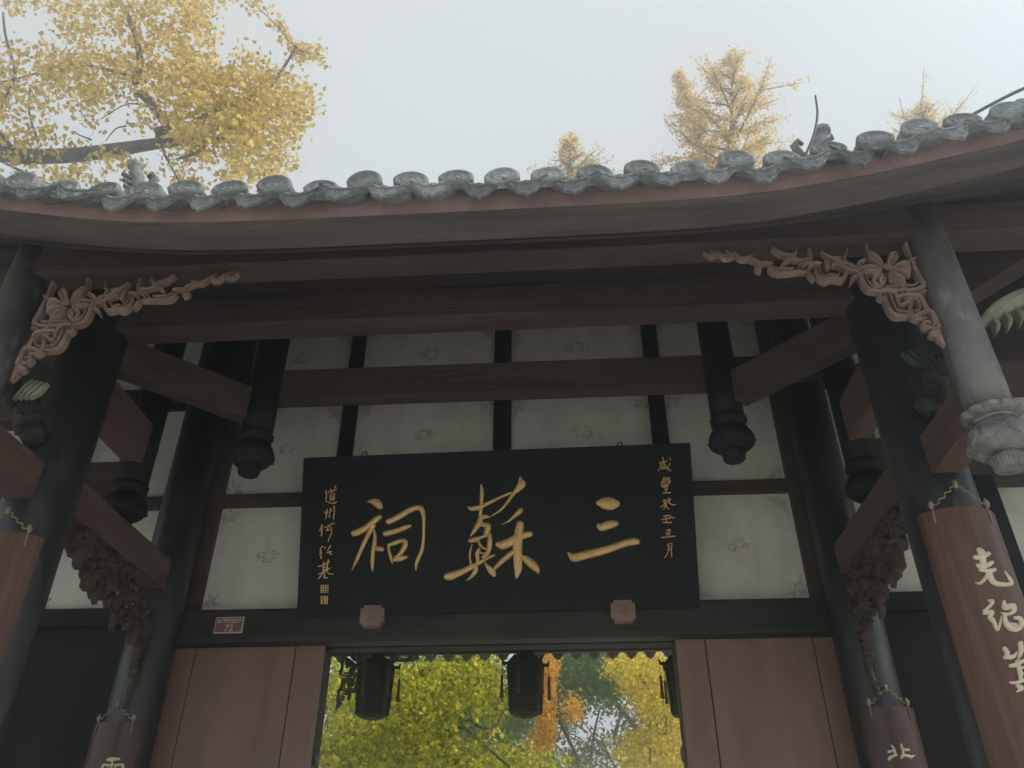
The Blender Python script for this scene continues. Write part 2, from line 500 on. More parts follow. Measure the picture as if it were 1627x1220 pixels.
# --- tile ends
SP = 0.213
def round_tile_mesh():
    A = Acc()
    n = 20
    # barrel
    L = 0.36
    V, Fc = [], []
    secs = ((-0.005, 0.079), (0.03, 0.076), (L, 0.072))
    for j, (yy, rr) in enumerate(secs):
        for i in range(n):
            if i < n//2:
                a = -0.25+(math.pi+0.5)*i/(n//2-1); r2 = rr
            else:
                a = math.pi+0.25-(math.pi+0.5)*(i-n//2)/(n-n//2-1); r2 = rr-0.016
            V.append((r2*math.cos(a), yy, r2*math.sin(a)+yy*0.30))
    for j in range(2):
        for i in range(n):
            k = (i+1) % n
            Fc.append((j*n+i, (j+1)*n+i, (j+1)*n+k, j*n+k))
    A.add(V, Fc)
    # cap disc with raised rim, ring and boss, leaning slightly back
    prof = [(0.083, 0.02), (0.084, -0.012), (0.074, -0.019), (0.064, -0.017), (0.058, -0.012), (0.046, -0.012), (0.038, -0.016), (0.030, -0.015), (0.024, -0.012), (0.016, -0.013), (0.010, -0.017), (0.0005, -0.018)]
    V, Fc = [], []
    lean = R(12)
    for (rr, yy) in prof:
        for i in range(n):
            a = 2*math.pi*i/n
            x = rr*math.cos(a); z = rr*math.sin(a)*(0.98 if math.sin(a) > 0 else 0.62)
            V.append((x, yy*math.cos(lean)+z*math.sin(lean)-0.012, z*math.cos(lean)-yy*math.sin(lean)))
    for j in range(len(prof)-1):
        for i in range(n):
            k = (i+1) % n
            Fc.append((j*n+i, j*n+k, (j+1)*n+k, (j+1)*n+i))
    A.add(V, Fc)
    me = bpy.data.meshes.new('round_tile')
    me.from_pydata(A.V, [], A.F)
    me.materials.append(MATS['tile_relief'])
    me.polygons.foreach_set('use_smooth', [i < 0 for i in range(len(me.polygons))])
    return me
def drip_tile_mesh():
    A = Acc()
    n = 17
    rows = []
    wd = 0.104
    lean = R(10)
    def P(u, v, off):
        x = u*wd
        top = 0.004-0.046*(1-u*u)
        dep = 0.012+0.080*(1-abs(u)**1.5)*(1+0.10*math.cos(u*16))
        z = top-dep*v
        y = off - 0.010*(1-u*u)
        return (x, y*math.cos(lean)+z*math.sin(lean), z)
    us = [-1+2*i/(n-1) for i in range(n)]
    V, Fc = [], []
    vs = [0, 0.16, 0.22, 0.5, 0.78, 0.86, 1.0]
    offs = [-0.014, -0.014, -0.005, -0.010, -0.004, -0.014, -0.012]
    for v, o in zip(vs, offs):
        for q, u in enumerate(us):
            V.append(P(u, v, o-0.004*math.cos(u*14+v*9)))
    m = n
    for j in range(len(vs)-1):
        for i in range(n-1):
            Fc.append((j*m+i, (j+1)*m+i, (j+1)*m+i+1, j*m+i+1))
    b0 = len(V)
    for v in (1.0, 0.0):
        for u in us: V.append(P(u, v, 0.008))
    last = (len(vs)-1)*m
    for i in range(n-1):
        Fc.append((last+i, b0+i, b0+i+1, last+i+1))
        Fc.append((b0+i, b0+m+i, b0+m+i+1, b0+i+1))
        Fc.append((b0+m+i, i, i+1, b0+m+i+1))
    A.add(V, Fc)
    # the pan of the tile running back up the roof
    V, Fc = [], []
    for yy in (-0.01, 0.36):
        for t in (0.0, 0.014):
            for u in us:
                V.append((u*wd, yy, 0.004-0.046*(1-u*u)+t+yy*0.30))
    for i in range(n-1):
        Fc.append((i, i+1, 2*n+i+1, 2*n+i))
        Fc.append((n+i, 3*n+i, 3*n+i+1, n+i+1))
        Fc.append((i, n+i, n+i+1, i+1))
    A.add(V, Fc)
    me = bpy.data.meshes.new('drip_tile')
    me.from_pydata(A.V, [], A.F)
    me.materials.append(MATS['tile_relief'])
    return me
rt, dt = round_tile_mesh(), drip_tile_mesh()
k0 = int(HALF/SP)
for side, ysign in (('front', 1), ('rear', -1)):
    kk = k0 if ysign == 1 else 12
    for k in range(-kk, kk+1):
        X = 0.067+k*SP
        slope = (ze(X+0.1)-ze(X-0.1))/0.2 if ysign == 1 else 0
        o = link_mesh('round_tile', rt, roof)
        if ysign == 1:
            o.location = (X, -3.37+rnd.uniform(-0.02, 0.016), ze(X)+rnd.uniform(-0.009, 0.009))
            o.rotation_euler = (R(rnd.uniform(-8, 6)), -math.atan(slope)*0.8+R(rnd.uniform(-8, 8)), R(rnd.uniform(-6, 6)))
        else:
            o.location = (X, 3.66, 4.30); o.rotation_euler = (0, 0, math.pi)
        X2 = X+SP/2
        slope = (ze(X2+0.1)-ze(X2-0.1))/0.2 if ysign == 1 else 0
        o = link_mesh('drip_tile', dt, roof)
        if ysign == 1:
            o.location = (X2, -3.385+rnd.uniform(-0.012, 0.012), ze(X2)-0.004+rnd.uniform(-0.006, 0.006))
            o.rotation_euler = (R(rnd.uniform(-8, 8)), -math.atan(slope)*0.9+R(rnd.uniform(-6, 6)), R(rnd.uniform(-6, 6)))
        else:
            o.location = (X2, 3.67, 4.29); o.rotation_euler = (0, 0, math.pi)
box('rear_eave_board', -2.8, 2.8, 3.45, 3.50, 4.18, 4.36, 'brown_wood', roof, 0.004)

# --- ridge ends on the roof
def ridge_end(sx):
    A = Acc()
    # ridge run
    bx = sx*2.06
    def spine(P, rad): A.add(*tube_data(P, rad, 10))
    pts = [(sx*2.02, -1.6, 5.60), (sx*2.03, -2.1, 5.30), (sx*2.05, -2.36, 5.22), (bx, -2.47, 5.24), (bx+sx*0.035, -2.52, 5.40), (bx+sx*0.08, -2.51, 5.56), (bx+sx*0.125, -2.50, 5.68), (bx+sx*0.14, -2.495, 5.72)]
    spine(pts, [0.05, 0.05, 0.05, 0.055, 0.050, 0.044, 0.040, 0.036])
    for i in range(5):
        z = 5.36+0.055*i
        spine([(bx+sx*(0.02+0.02*i), -2.55, z-0.03), (bx+sx*(0.07+0.02*i), -2.56, z), (bx+sx*(0.085+0.018*i), -2.555, z+0.045)], [0.014, 0.017, 0.006])
    spine([(bx-sx*0.02, -2.57, 5.36), (bx-sx*0.08, -2.60, 5.40), (bx-sx*0.10, -2.60, 5.48), (bx-sx*0.07, -2.60, 5.52), (bx-sx*0.05, -2.60, 5.49)], [0.03, 0.028, 0.024, 0.02, 0.012])
    o = A.build('ridge_end', 'roof_tile', roof, True)
    B = Acc()
    V, Fc = lathe_data([(0.05, 0), (0.068, 0.01), (0.07, 0.035), (0.05, 0.055), (0.001, 0.06)], 12)
    B.add([(v[0]*0.72+bx+sx*0.14, v[1]*0.72-2.495, v[2]+5.70) for v in V], Fc)
    B.build('ridge_cap', 'tile_relief', roof, False)
ridge_end(-1); ridge_end(1)
# corner ornament at the far right of the eave: stacked rounded scrolls
A = Acc()
for (x, y, z, r) in ((2.80, -3.12, 4.98, 0.075), (2.72, -3.12, 4.91, 0.045), (2.62, -3.13, 4.93, 0.06), (2.92, -3.1, 5.06, 0.08)):
    V, Fc = lathe_data([(r*0.3, -r), (r*0.8, -r*0.7), (r, 0), (r*0.8, r*0.7), (r*0.3, r)], 12)
    A.add([(v[0]+x, v[2]*0.9+y, v[1]+z) for v in V], Fc)
A.build('corner_scroll', 'roof_tile', roof, True)

# --- columns
FC_X, FC_Y, FC_R = 2.5, -1.88, 0.195
RC_X, RC_Y, RC_R = 2.51, -0.20, 0.175
for s in (-1, 1):
    V, Fc = lathe_data([(0.27, 0.0), (0.30, 0.06), (0.30, 0.16), (0.24, 0.22), (FC_R+0.005, 0.24), (FC_R, 1.0), (FC_R, 3.0), (FC_R-0.012, 5.12)], 40)
    mk('column', [(v[0]+s*FC_X, v[1]+FC_Y, v[2]) for v in V], Fc, 'column_lacquer', gate, True)
    V, Fc = lathe_data([(0.24, 0.0), (0.27, 0.06), (0.27, 0.16), (0.21, 0.22), (RC_R+0.005, 0.24), (RC_R, 1.0), (RC_R, 3.0), (RC_R-0.01, 6.15)], 40)
    mk('column', [(v[0]+s*RC_X, v[1]+RC_Y, v[2]) for v in V], Fc, 'column_lacquer', gate, True)

# --- hanging columns with lotus buds
def hanging_column(x, y, zb, ztop, r, mat, bmat, detail):
    sc = r/0.105
    V, Fc = lathe_data([(r, zb+0.30*sc), (r*1.0, zb+0.5), (r*0.98, ztop)], 32)
    o = mk('hanging_column', [(v[0]+x, v[1]+y, v[2]) for v in V], Fc, mat, gate, True)
    n = 96 if detail else 40
    prof = []
    # from bottom up: fluted foot, neck, bud, neck ring, leaf crown
    prof += [(0.002, 0.0), (0.058, 0.0), (0.064, 0.006), (0.070, 0.045), (0.072, 0.060), (0.064, 0.066), (0.062, 0.074)]
    for i in range(31):
        t = i/30
        prof.append((0.072+0.062*math.sin(math.pi*(0.10+0.86*t))**0.8*1.0, 0.078+0.145*t))
    prof += [(0.085, 0.232), (0.098, 0.236), (0.100, 0.246), (0.092, 0.252), (0.108, 0.262), (0.122, 0.275), (0.124, 0.292), (0.112, 0.300), (0.1, 0.302)] if detail else [(0.088, 0.240), (0.100, 0.25), (0.106, 0.262), (0.106, 0.295), (0.1, 0.302)]
    prof = [(a*sc, b*sc) for a, b in prof]
    nb = len(prof)
    def fn(a, z, j):
        q = z/sc
        if q < 0.062 and q > 0.003:
            return 1+0.045*(1 if math.cos(a*26) > -0.2 else -0.6)
        if 0.078 <= q <= 0.224:
            t = (q-0.078)/0.146
            def petal(ph, lo, hi):
                u = ((a*7/(2*math.pi)+ph) % 1.0)-0.5
                v = (t-lo)/(hi-lo)
                if v < 0 or v > 1: return 0
                half = 0.5*math.sqrt(max(0, 1-(abs(2*v-1.05))**2.6))
                e = 1-abs(u)/max(half, 1e-3)
                return max(0.0, min(1.0, e*4.0))
            return 0.97+0.085*petal(0, 0.20, 0.97)+0.11*petal(0.5, -0.12, 0.40)+0.10*petal(0.5, 0.78, 1.25)
        if 0.258 <= q <= 0.302:
            return 1+0.10*abs(math.sin(a*5.5))
        return 1
    V, Fc = lathe_data(prof, n, fn)
    mk('lotus_bud', [(v[0]+x, v[1]+y, v[2]+zb) for v in V], Fc, bmat, o, not detail)
    return o
for s in (-1, 1):
    hc = hanging_column(s*2.5, -2.62, 3.285, 4.86, 0.105, 'weathered_column', 'bud_grey', True)
    hanging_column(s*1.67, -1.04, 4.20, 5.75, 0.114, 'dark_hanging', 'dark_hanging', False)
    hanging_column(s*2.52, -1.0, 3.84, 5.75, 0.114, 'dark_hanging', 'dark_hanging', False)

# --- beams
box('beam', -HALF, HALF, -2.69, -2.52, 4.655, 4.86, 'brown_wood', gate)                   # eave beam on the front hanging columns
box('beam', -2.5, 2.5, -1.97, -1.79, 4.80, 5.03, 'brown_wood', gate)                       # beam between the front columns
box('beam', -1.60, 1.60, -1.03, -0.90, 4.83, 5.085, 'brown_wood', gate)                    # between the inner hanging columns
for s in (-1, 1):
    bar('beam', (s*2.5, -1.88, 4.60), (s*1.755, -1.122, 4.60), 0.13, 0.25, 'brown_wood', gate)        # diagonal
    box('beam', s*2.5-0.075, s*2.5+0.075, -2.62, -1.90, 3.555, 3.785, 'brown_depth_wood', gate)
    box('beam', s*2.5-0.065, s*2.5+0.065, -1.86, -1.0, 4.30, 4.62, 'brown_depth_wood', gate)
    box('beam', s*2.5-0.075, s*2.5+0.075, -1.86, -0.2, 3.645, 3.865, 'brown_depth_wood', gate)
    x0, x1 = sorted((s*2.5, s*4.9))
    box('beam', x0, x1, -1.06, -0.94, 4.09, 4.33, 'brown_wood', gate)
    box('beam', x0, x1, -1.95, -1.81, 4.15, 4.33, 'brown_wood', gate)
    bar('beam', (s*2.42, -1.80, 4.46), (s*4.05, -3.05, 4.96), 0.14, 0.26, 'brown_wood', gate)        # corner beam
    x0, x1 = sorted((s*2.62, s*5.0))
    box('beam', x0, x1, -1.93, -1.85, 4.335, 5.2, 'lintel_wood', gate)
    x0, x1 = sorted((s*1.66, s*2.5))
    box('beam', x0, x1, -1.0, -0.90, 4.90, 5.08, 'lintel_wood', gate)

# --- wall: plaster panels in a black frame
PX = {'c': [(-1.25, -0.058), (0.093, 1.266)], 'o': [(-2.28, -1.377), (1.401, 2.285)], 's': [(-3.62, -2.62), (2.62, 3.62), (3.86, 4.75), (-4.9, -3.95), (5.0, 6.3), (-6.3, -5.1)]}
ROWS = [(3.40, 4.44), (4.55, 5.40), (5.62, 6.22)]
def relief(panel, cx, cz, x0, x1, z0, z1, kind):
    pass
WALL_Y = 0.0
def flat_map(x, z):
    P = np.c_[np.asarray(x), np.full(len(x), WALL_Y-0.001), np.asarray(z)]
    return P, np.tile((0, -1, 0), (len(x), 1)).astype(float)
def motif_round(acc, cx, cz, r):
    for i in range(5):
        a0 = rnd.uniform(0, 6.3)
        rr = r*rnd.uniform(0.35, 1.0)
        pts = [(cx+rr*math.cos(a0+t)*1.15, cz+rr*math.sin(a0+t)*0.8, 0.006*q) for t, q in ((0, .3), (0.35, 1), (0.8, 1), (1.2, .3))]
        stroke(acc, pts, (0, 0, 1), flat_map, 0.011)
    for i in range(8):
        a0 = 2*math.pi*i/8+rnd.uniform(-.2, .2)
        pts = [(cx+r*k*math.cos(a0+0.25*k)*1.15, cz+r*k*math.sin(a0+0.25*k)*0.8, 0.0055*q) for k, q in ((0.25, .3), (0.55, 1.3), (0.85, .4))]
        stroke(acc, pts, (0, 0, 1), flat_map, 0.010)
def motif_corner(acc, cx, cz, sx, sz, L):
    for i in range(3):
        t = 0.02+0.022*i
        pts = [(cx+sx*(t+0.01), cz+sz*(L*(1-0.2*i)), 0.002), (cx+sx*(t+0.022), cz+sz*L*0.55, 0.005), (cx+sx*(t+0.05), cz+sz*(t+0.05), 0.006), (cx+sx*L*0.55, cz+sz*(t+0.022), 0.005), (cx+sx*(L*(1-0.2*i)), cz+sz*(t+0.01), 0.002)]
        stroke(acc, pts, (0, 0, 1), flat_map, 0.009)
    for i in range(6):
        a0 = rnd.uniform(0, 1.57)
        rr = L*rnd.uniform(0.25, 0.62)
        px, pz = cx+sx*rr*math.cos(a0), cz+sz*rr*math.sin(a0)
        b = rnd.uniform(0, 6.3)
        pts = [(px+0.03*math.cos(b+t)*t, pz+0.03*math.sin(b+t)*t, 0.006*q) for t, q in ((0.2, .4), (0.7, 1), (1.2, 1), (1.6, .2))]
        stroke(acc, pts, (0, 0, 1), flat_map, 0.011)
for key, cols in PX.items():
    for (x0, x1) in cols:
        for ri, (z0, z1) in enumerate(ROWS):
            if key == 's' and ri == 0: z0 = 3.61
            # slightly uneven, hand-trowelled sheet
            nx, nz = 14, 10
            V, Fc = [], []
            for i in range(nx+1):
                for j in range(nz+1):
                    e = 0.0 if i in (0, nx) or j in (0, nz) else rnd.uniform(-0.0022, 0.0022)
                    V.append((x0-0.02+(x1-x0+0.04)*i/nx, WALL_Y+e, z0-0.02+(z1-z0+0.04)*j/nz))
            for i in range(nx):
                for j in range(nz):
                    a = i*(nz+1)+j
                    Fc.append((a, a+nz+1, a+nz+2, a+1))
            p = mk('plaster_panel', V, Fc, 'plaster', gate, True)
            if key == 's' and abs(x0+x1)/2 > 3.8: continue
            zb = 3.60 if ri == 0 else z0
            A = Acc()
            motif_round(A, (x0+x1)/2, (zb+z1)/2 if not (key == 'c' and ri == 1) else 5.06+rnd.uniform(-.02, .03), 0.085 if key != 'c' else 0.10)
            A.build('rosette_relief', 'plaster_relief', p, True)
            for sx, xx in ((1, x0), (-1, x1)):
                for sz, zz in ((1, zb), (-1, z1)):
                    A = Acc()
                    motif_corner(A, xx, zz, sx, sz, rnd.uniform(0.15, 0.21))
                    A.build('corner_relief', 'plaster_relief', p, True)
back = box('wall', -7.9, 7.9, 0.03, 0.16, 3.30, 6.60, 'dark_wall', gate, 0)
for (x0, x1, z0, z1, m) in (
        (-0.058, 0.093, 3.4, 6.5, 'black_lacquer'), (-1.377, -1.25, 3.4, 6.5, 'black_lacquer'), (1.266, 1.401, 3.4, 6.5, 'black_lacquer'),
        (-2.43, -2.28, 3.4, 6.5, 'brown_wood'), (2.285, 2.43, 3.4, 6.5, 'brown_wood'), (-3.95, -3.62, 3.4, 6.5, 'black_lacquer'), (3.62, 3.86, 3.4, 6.5, 'black_lacquer'), (4.75, 5.0, 3.4, 6.5, 'black_lacquer'), (-5.1, -4.9, 3.4, 6.5, 'black_lacquer')):
    box('wall_post', x0, x1, -0.05, 0.03, z0, z1, m, gate, 0.006)
for (z0, z1) in ((4.44, 4.55), (5.40, 5.62), (6.22, 6.5)):
    for (x0, x1) in ((-2.285, -1.372), (-1.255, -0.053), (0.088, 1.271), (1.396, 2.29), (-3.63, -2.6), (2.6, 3.63), (3.85, 4.76), (-4.91, -3.94), (4.99, 6.4), (-6.4, -5.09)):
        box('wall_rail', x0, x1, -0.046, 0.03, z0, z1, 'brown_wood' if z0 < 5 else 'black_lacquer', gate, 0.006)
lintel = box('lintel', -2.44, 2.44, -0.165, 0.005, 3.295, 3.553, 'lintel_wood', gate, 0.03)
for s in (-1, 1):
    x0, x1 = sorted((s*2.60, s*7.9))
    box('side_lintel', x0, x1, -0.10, 0.03, 3.46, 3.60, 'black_lacquer', gate, 0.01)
    box('side_wall', x0, x1, -0.06, 0.05, 0.0, 3.46, 'dark_wall', gate, 0.0)
# octagonal carved blocks on the lintel that carry the plaque
for cx in (-0.897, 0.906):
    c = 0.022; hw, hh = 0.086, 0.076
    out = [(-hw+c, -hh), (hw-c, -hh), (hw-c*0.9, -hh+c), (hw, -hh+c), (hw, hh-c), (hw-c*0.9, hh-c), (hw-c, hh), (-hw+c, hh), (-hw+c*0.9, hh-c), (-hw, hh-c), (-hw, -hh+c), (-hw+c*0.9, -hh+c)]
    V = [(cx+a, -0.235, 3.455+b) for a, b in out]+[(cx+a, -0.15, 3.455+b) for a, b in out]
    n = len(out)
    Fc = [tuple(range(n))]+[(i, i+n, (i+1) % n+n, (i+1) % n) for i in range(n)]
    blk = mk('lintel_block', V, Fc, 'carved_wood', lintel)
    A = Acc()
    def fm(x, z): return np.c_[np.asarray(x), np.full(len(x), -0.2355), np.asarray(z)], np.tile((0, -1.0, 0), (len(x), 1))
    for i in range(6):
        a = i*math.pi/3
        stroke(A, [(cx+0.012*math.cos(a), 3.455+0.012*math.sin(a), 0.004), (cx+0.034*math.cos(a+.2), 3.455+0.030*math.sin(a+.2), 0.011), (cx+0.056*math.cos(a+.4), 3.455+0.046*math.sin(a+.4), 0.003)], (0, 0, 1), fm, 0.006)
    V2, F2 = A.V, A.F
    o = mk('block_carving', V2, F2, 'carved_wood', lintel)

# --- doors: a wide board and a stile on each side, opening in the middle
for s in (-1, 1):
    d = empty('door'); d.parent = gate
    for (a, b, y) in ((1.484, 2.23, -0.055), (2.236, 2.45, -0.052), (1.272, 1.476, -0.062)):
        x0, x1 = sorted((s*a, s*b))
        box('door_board', x0, x1, y, y+0.06, 0.05, 3.33, 'door_paint', d, 0.005)
    x0, x1 = sorted((s*1.30, s*2.45))
    box('door_backing', x0, x1, 0.01, 0.05, 0.05, 3.33, 'dark_wall', d, 0)
    x0, x1 = sorted((s*1.268, s*1.30))
    box('door_edge', x0, x1, 0.0, 0.16, 0.05, 3.29, 'lintel_wood', d, 0.004)
    # iron pivot ring seen on the jamb edge
    A = Acc()
    V, Fc = lathe_data([(0.02, -0.02), (0.035, -0.015), (0.04, 0.0), (0.035, 0.015), (0.02, 0.02)], 12)
    A.add([(v[2]+s*1.262, v[1]+0.06, v[0]*1.3+2.56) for v in V], Fc)
    A.build('door_boss', 'iron', d, True)

# ------------------------------------------------------------------ carved brackets under the eave beam
BR_Y = -2.655
def br_map(x, y):
    P = on_y(x, y, BR_Y)
    return P, np.tile((0, -1.0, 0), (len(P), 1))
Z1 = (1350, 380, 160/1084); Z2 = (1180, 385, 180/1627); Z0 = (0, 0, 1)
PETALS = [[(370, 320, 8), (300, 260, 38), (220, 190, 35), (185, 150, 12)], [(400, 320, 10), (440, 250, 50), (470, 190, 55), (480, 170, 30)],
          [(430, 340, 10), (520, 310, 40), (590, 300, 50), (640, 350, 20)], [(440, 355, 8), (540, 370, 22), (610, 390, 25), (645, 410, 8)],
          [(420, 375, 8), (500, 430, 35), (560, 480, 32), (600, 495, 8)], [(400, 385, 8), (430, 440, 22), (500, 490, 14), (560, 500, 4)],
          [(375, 385, 8), (350, 440, 38), (340, 490, 35), (350, 520, 10)], [(350, 380, 8), (270, 430, 28), (260, 480, 22), (320, 525, 6)],
          [(340, 365, 8), (250, 375, 25), (180, 370, 22), (130, 365, 8)], [(330, 340, 8), (240, 320, 20), (160, 320, 16), (100, 330, 8)]]
FRAME1 = [[(600, 60, 20), (640, 180, 22), (690, 300, 25), (740, 420, 32), (790, 500, 30)], [(800, 515, 25), (720, 545, 20), (600, 560, 18), (450, 558, 16), (330, 570, 18)],
          [(110, 390, 25), (140, 480, 28), (200, 550, 25), (310, 572, 22)], [(170, 400, 10), (210, 490, 12), (260, 525, 12), (330, 538, 10)],
          [(600, 508, 10), (690, 505, 12), (725, 475, 12)], [(380, 520, 10), (470, 520, 11), (560, 515, 10)],
          [(160, 230, 28), (95, 280, 35), (85, 360, 20), (110, 400, 20)], [(185, 150, 14), (180, 60, 20)], [(600, 280, 14), (660, 240, 20), (715, 205, 10)],
          [(560, 525, 16), (610, 560, 22), (640, 600, 18)], [(0, 270, 12), (60, 320, 14), (110, 370, 14)], [(10, 480, 10), (30, 430, 24), (90, 400, 16)]]
SCROLL1 = [[(355, 660, 14), (310, 620, 22), (340, 570, 22), (420, 560, 22), (490, 600, 20), (500, 640, 14)],
           [(370, 630, 22), (400, 720, 26), (440, 790, 28), (500, 835, 24), (620, 835, 20)], [(430, 620, 12), (460, 700, 13), (510, 780, 13), (615, 795, 10)],
           [(530, 720, 20), (515, 640, 22), (570, 615, 20), (740, 620, 24), (790, 700, 28), (820, 780, 30), (760, 810, 24), (690, 825, 16)],
           [(580, 660, 10), (700, 655, 13), (745, 720, 14), (740, 775, 13), (680, 785, 10)],
           [(600, 690, 18), (650, 690, 26), (640, 760, 28), (660, 830, 26), (740, 870, 22), (820, 855, 12)], [(545, 725, 22), (590, 715, 28)],
           [(720, 600, 8), (790, 570, 14), (830, 565, 3)], [(820, 780, 25), (880, 800, 28), (920, 880, 26), (955, 960, 24)],
           [(880, 840, 14), (905, 910, 18), (880, 965, 18), (820, 960, 20), (785, 920, 20), (810, 898, 14), (860, 908, 14), (850, 935, 10)],
           [(870, 1025, 30), (920, 1030, 42), (970, 1000, 22)], [(960, 1060, 38), (990, 1100, 22), (1030, 1150, 3)], [(960, 960, 22), (900, 985, 18)]]
ARM = [[(250, 420, 25), (190, 400, 22), (190, 340, 18), (300, 310, 20), (420, 310, 18)], [(380, 380, 28), (440, 440, 28), (560, 455, 26), (760, 435, 24), (900, 430, 18)],
       [(430, 360, 14), (490, 400, 16), (720, 390, 14)], [(780, 410, 16), (830, 340, 18), (950, 300, 20)], [(840, 390, 16), (900, 350, 16), (980, 310, 16)],
       [(1010, 540, 22), (940, 450, 28), (960, 360, 26), (1040, 310, 24), (1120, 310, 16)],
       [(1040, 400, 30), (1070, 490, 36), (1180, 560, 40), (1280, 530, 36), (1420, 545, 38), (1480, 460, 34), (1480, 400, 24)],
       [(1090, 370, 14), (1130, 470, 15), (1190, 510, 15), (1260, 475, 14), (1360, 490, 14), (1400, 400, 12)],
       [(1170, 260, 14), (1210, 350, 45), (1220, 390, 25)], [(1280, 330, 16), (1380, 340, 22), (1500, 390, 20), (1640, 430, 16)],
       [(1200, 190, 14), (1340, 280, 26), (1480, 330, 24)], [(1440, 230, 20), (1520, 340, 20), (1640, 400, 16)], [(1500, 110, 18), (1470, 220, 18)],
       [(950, 110, 30), (980, 260, 24)], [(1130, 150, 14), (1250, 230, 20), (1400, 240, 18)], [(60, 230, 20), (180, 280, 22), (240, 300, 18)],
       [(540, 370, 18), (580, 310, 20), (680, 240, 30), (760, 160, 26), (760, 100, 20)], [(700, 240, 24), (820, 270, 22), (940, 250, 18)], [(420, 100, 25), (560, 180, 28), (700, 200, 25)],
       [(-560, 150, 14), (-470, 205, 24), (-390, 190, 20), (-340, 150, 14)], [(-350, 165, 16), (-250, 225, 26), (-150, 205, 22), (-110, 160, 14)], [(-120, 175, 16), (-20, 245, 26), (90, 235, 24), (150, 190, 14)], [(-480, 130, 12), (-420, 165, 14), (-380, 140, 8)], [(-240, 140, 12), (-180, 180, 14), (-140, 150, 8)]]
def mirror(me, name, dx=0.0):
    m2 = me.copy()
    co = np.empty(len(m2.vertices)*3); m2.vertices.foreach_get('co', co)
    co = co.reshape(-1, 3); co[:, 0] = -co[:, 0]+dx
    m2.vertices.foreach_set('co', co.ravel()); m2.flip_normals(); m2.update()
    return m2
def build_bracket():
    out = []
    A = Acc()
    for st in FRAME1: stroke(A, st, Z1, br_map, 0.016, 0.024, thin=0.80, prof=CHISEL)
    out.append(('frame', A, None))
    A = Acc()
    for st in SCROLL1: stroke(A, st, Z1, br_map, 0.018, 0.024, thin=0.82, prof=CHISEL)
    out.append(('scroll', A, None))
    A = Acc()
    for st in ARM: stroke(A, st, Z2, br_map, 0.016, 0.024, thin=0.78, prof=CHISEL)
    out.append(('arm', A, None))
    A = Acc()
    for st in PETALS: stroke(A, st, Z1, br_map, 0.030, 0.012, prof=PETAL)
    c = on_y(np.array([1350+388*Z1[2]]), np.array([380+350*Z1[2]]), BR_Y)[0]
    for i in range(7):
        a = i*2*math.pi/6; q = 0.014 if i < 6 else 0
        V, Fc = lathe_data([(0.002, -0.008), (0.008, -0.005), (0.009, 0), (0.008, 0.005), (0.002, 0.008)], 8)
        A.add([(v[0]+c[0]+q*math.cos(a), v[1]+c[1]-0.038, v[2]+c[2]+q*math.sin(a)) for v in V], Fc)
    out.append(('flower', A, None))
    return out
parts = build_bracket()
for s in (1, -1):
    root = empty('carved_bracket'); root.parent = gate
    for (nm, A, _) in parts:
        V = A.V if s == 1 else [(-v[0]+0.062, v[1], v[2]-0.005) for v in A.V]
        Fc = A.F if s == 1 else [f[::-1] for f in A.F]
        mk(nm, V, Fc, 'carved_wood', root, False)
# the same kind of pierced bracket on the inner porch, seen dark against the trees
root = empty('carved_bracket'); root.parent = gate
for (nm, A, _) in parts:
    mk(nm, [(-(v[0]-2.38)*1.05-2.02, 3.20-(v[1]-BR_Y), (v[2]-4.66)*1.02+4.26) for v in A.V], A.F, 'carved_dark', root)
box('beam', -2.8, 2.8, 3.12, 3.26, 4.24, 4.46, 'lintel_wood', gate)

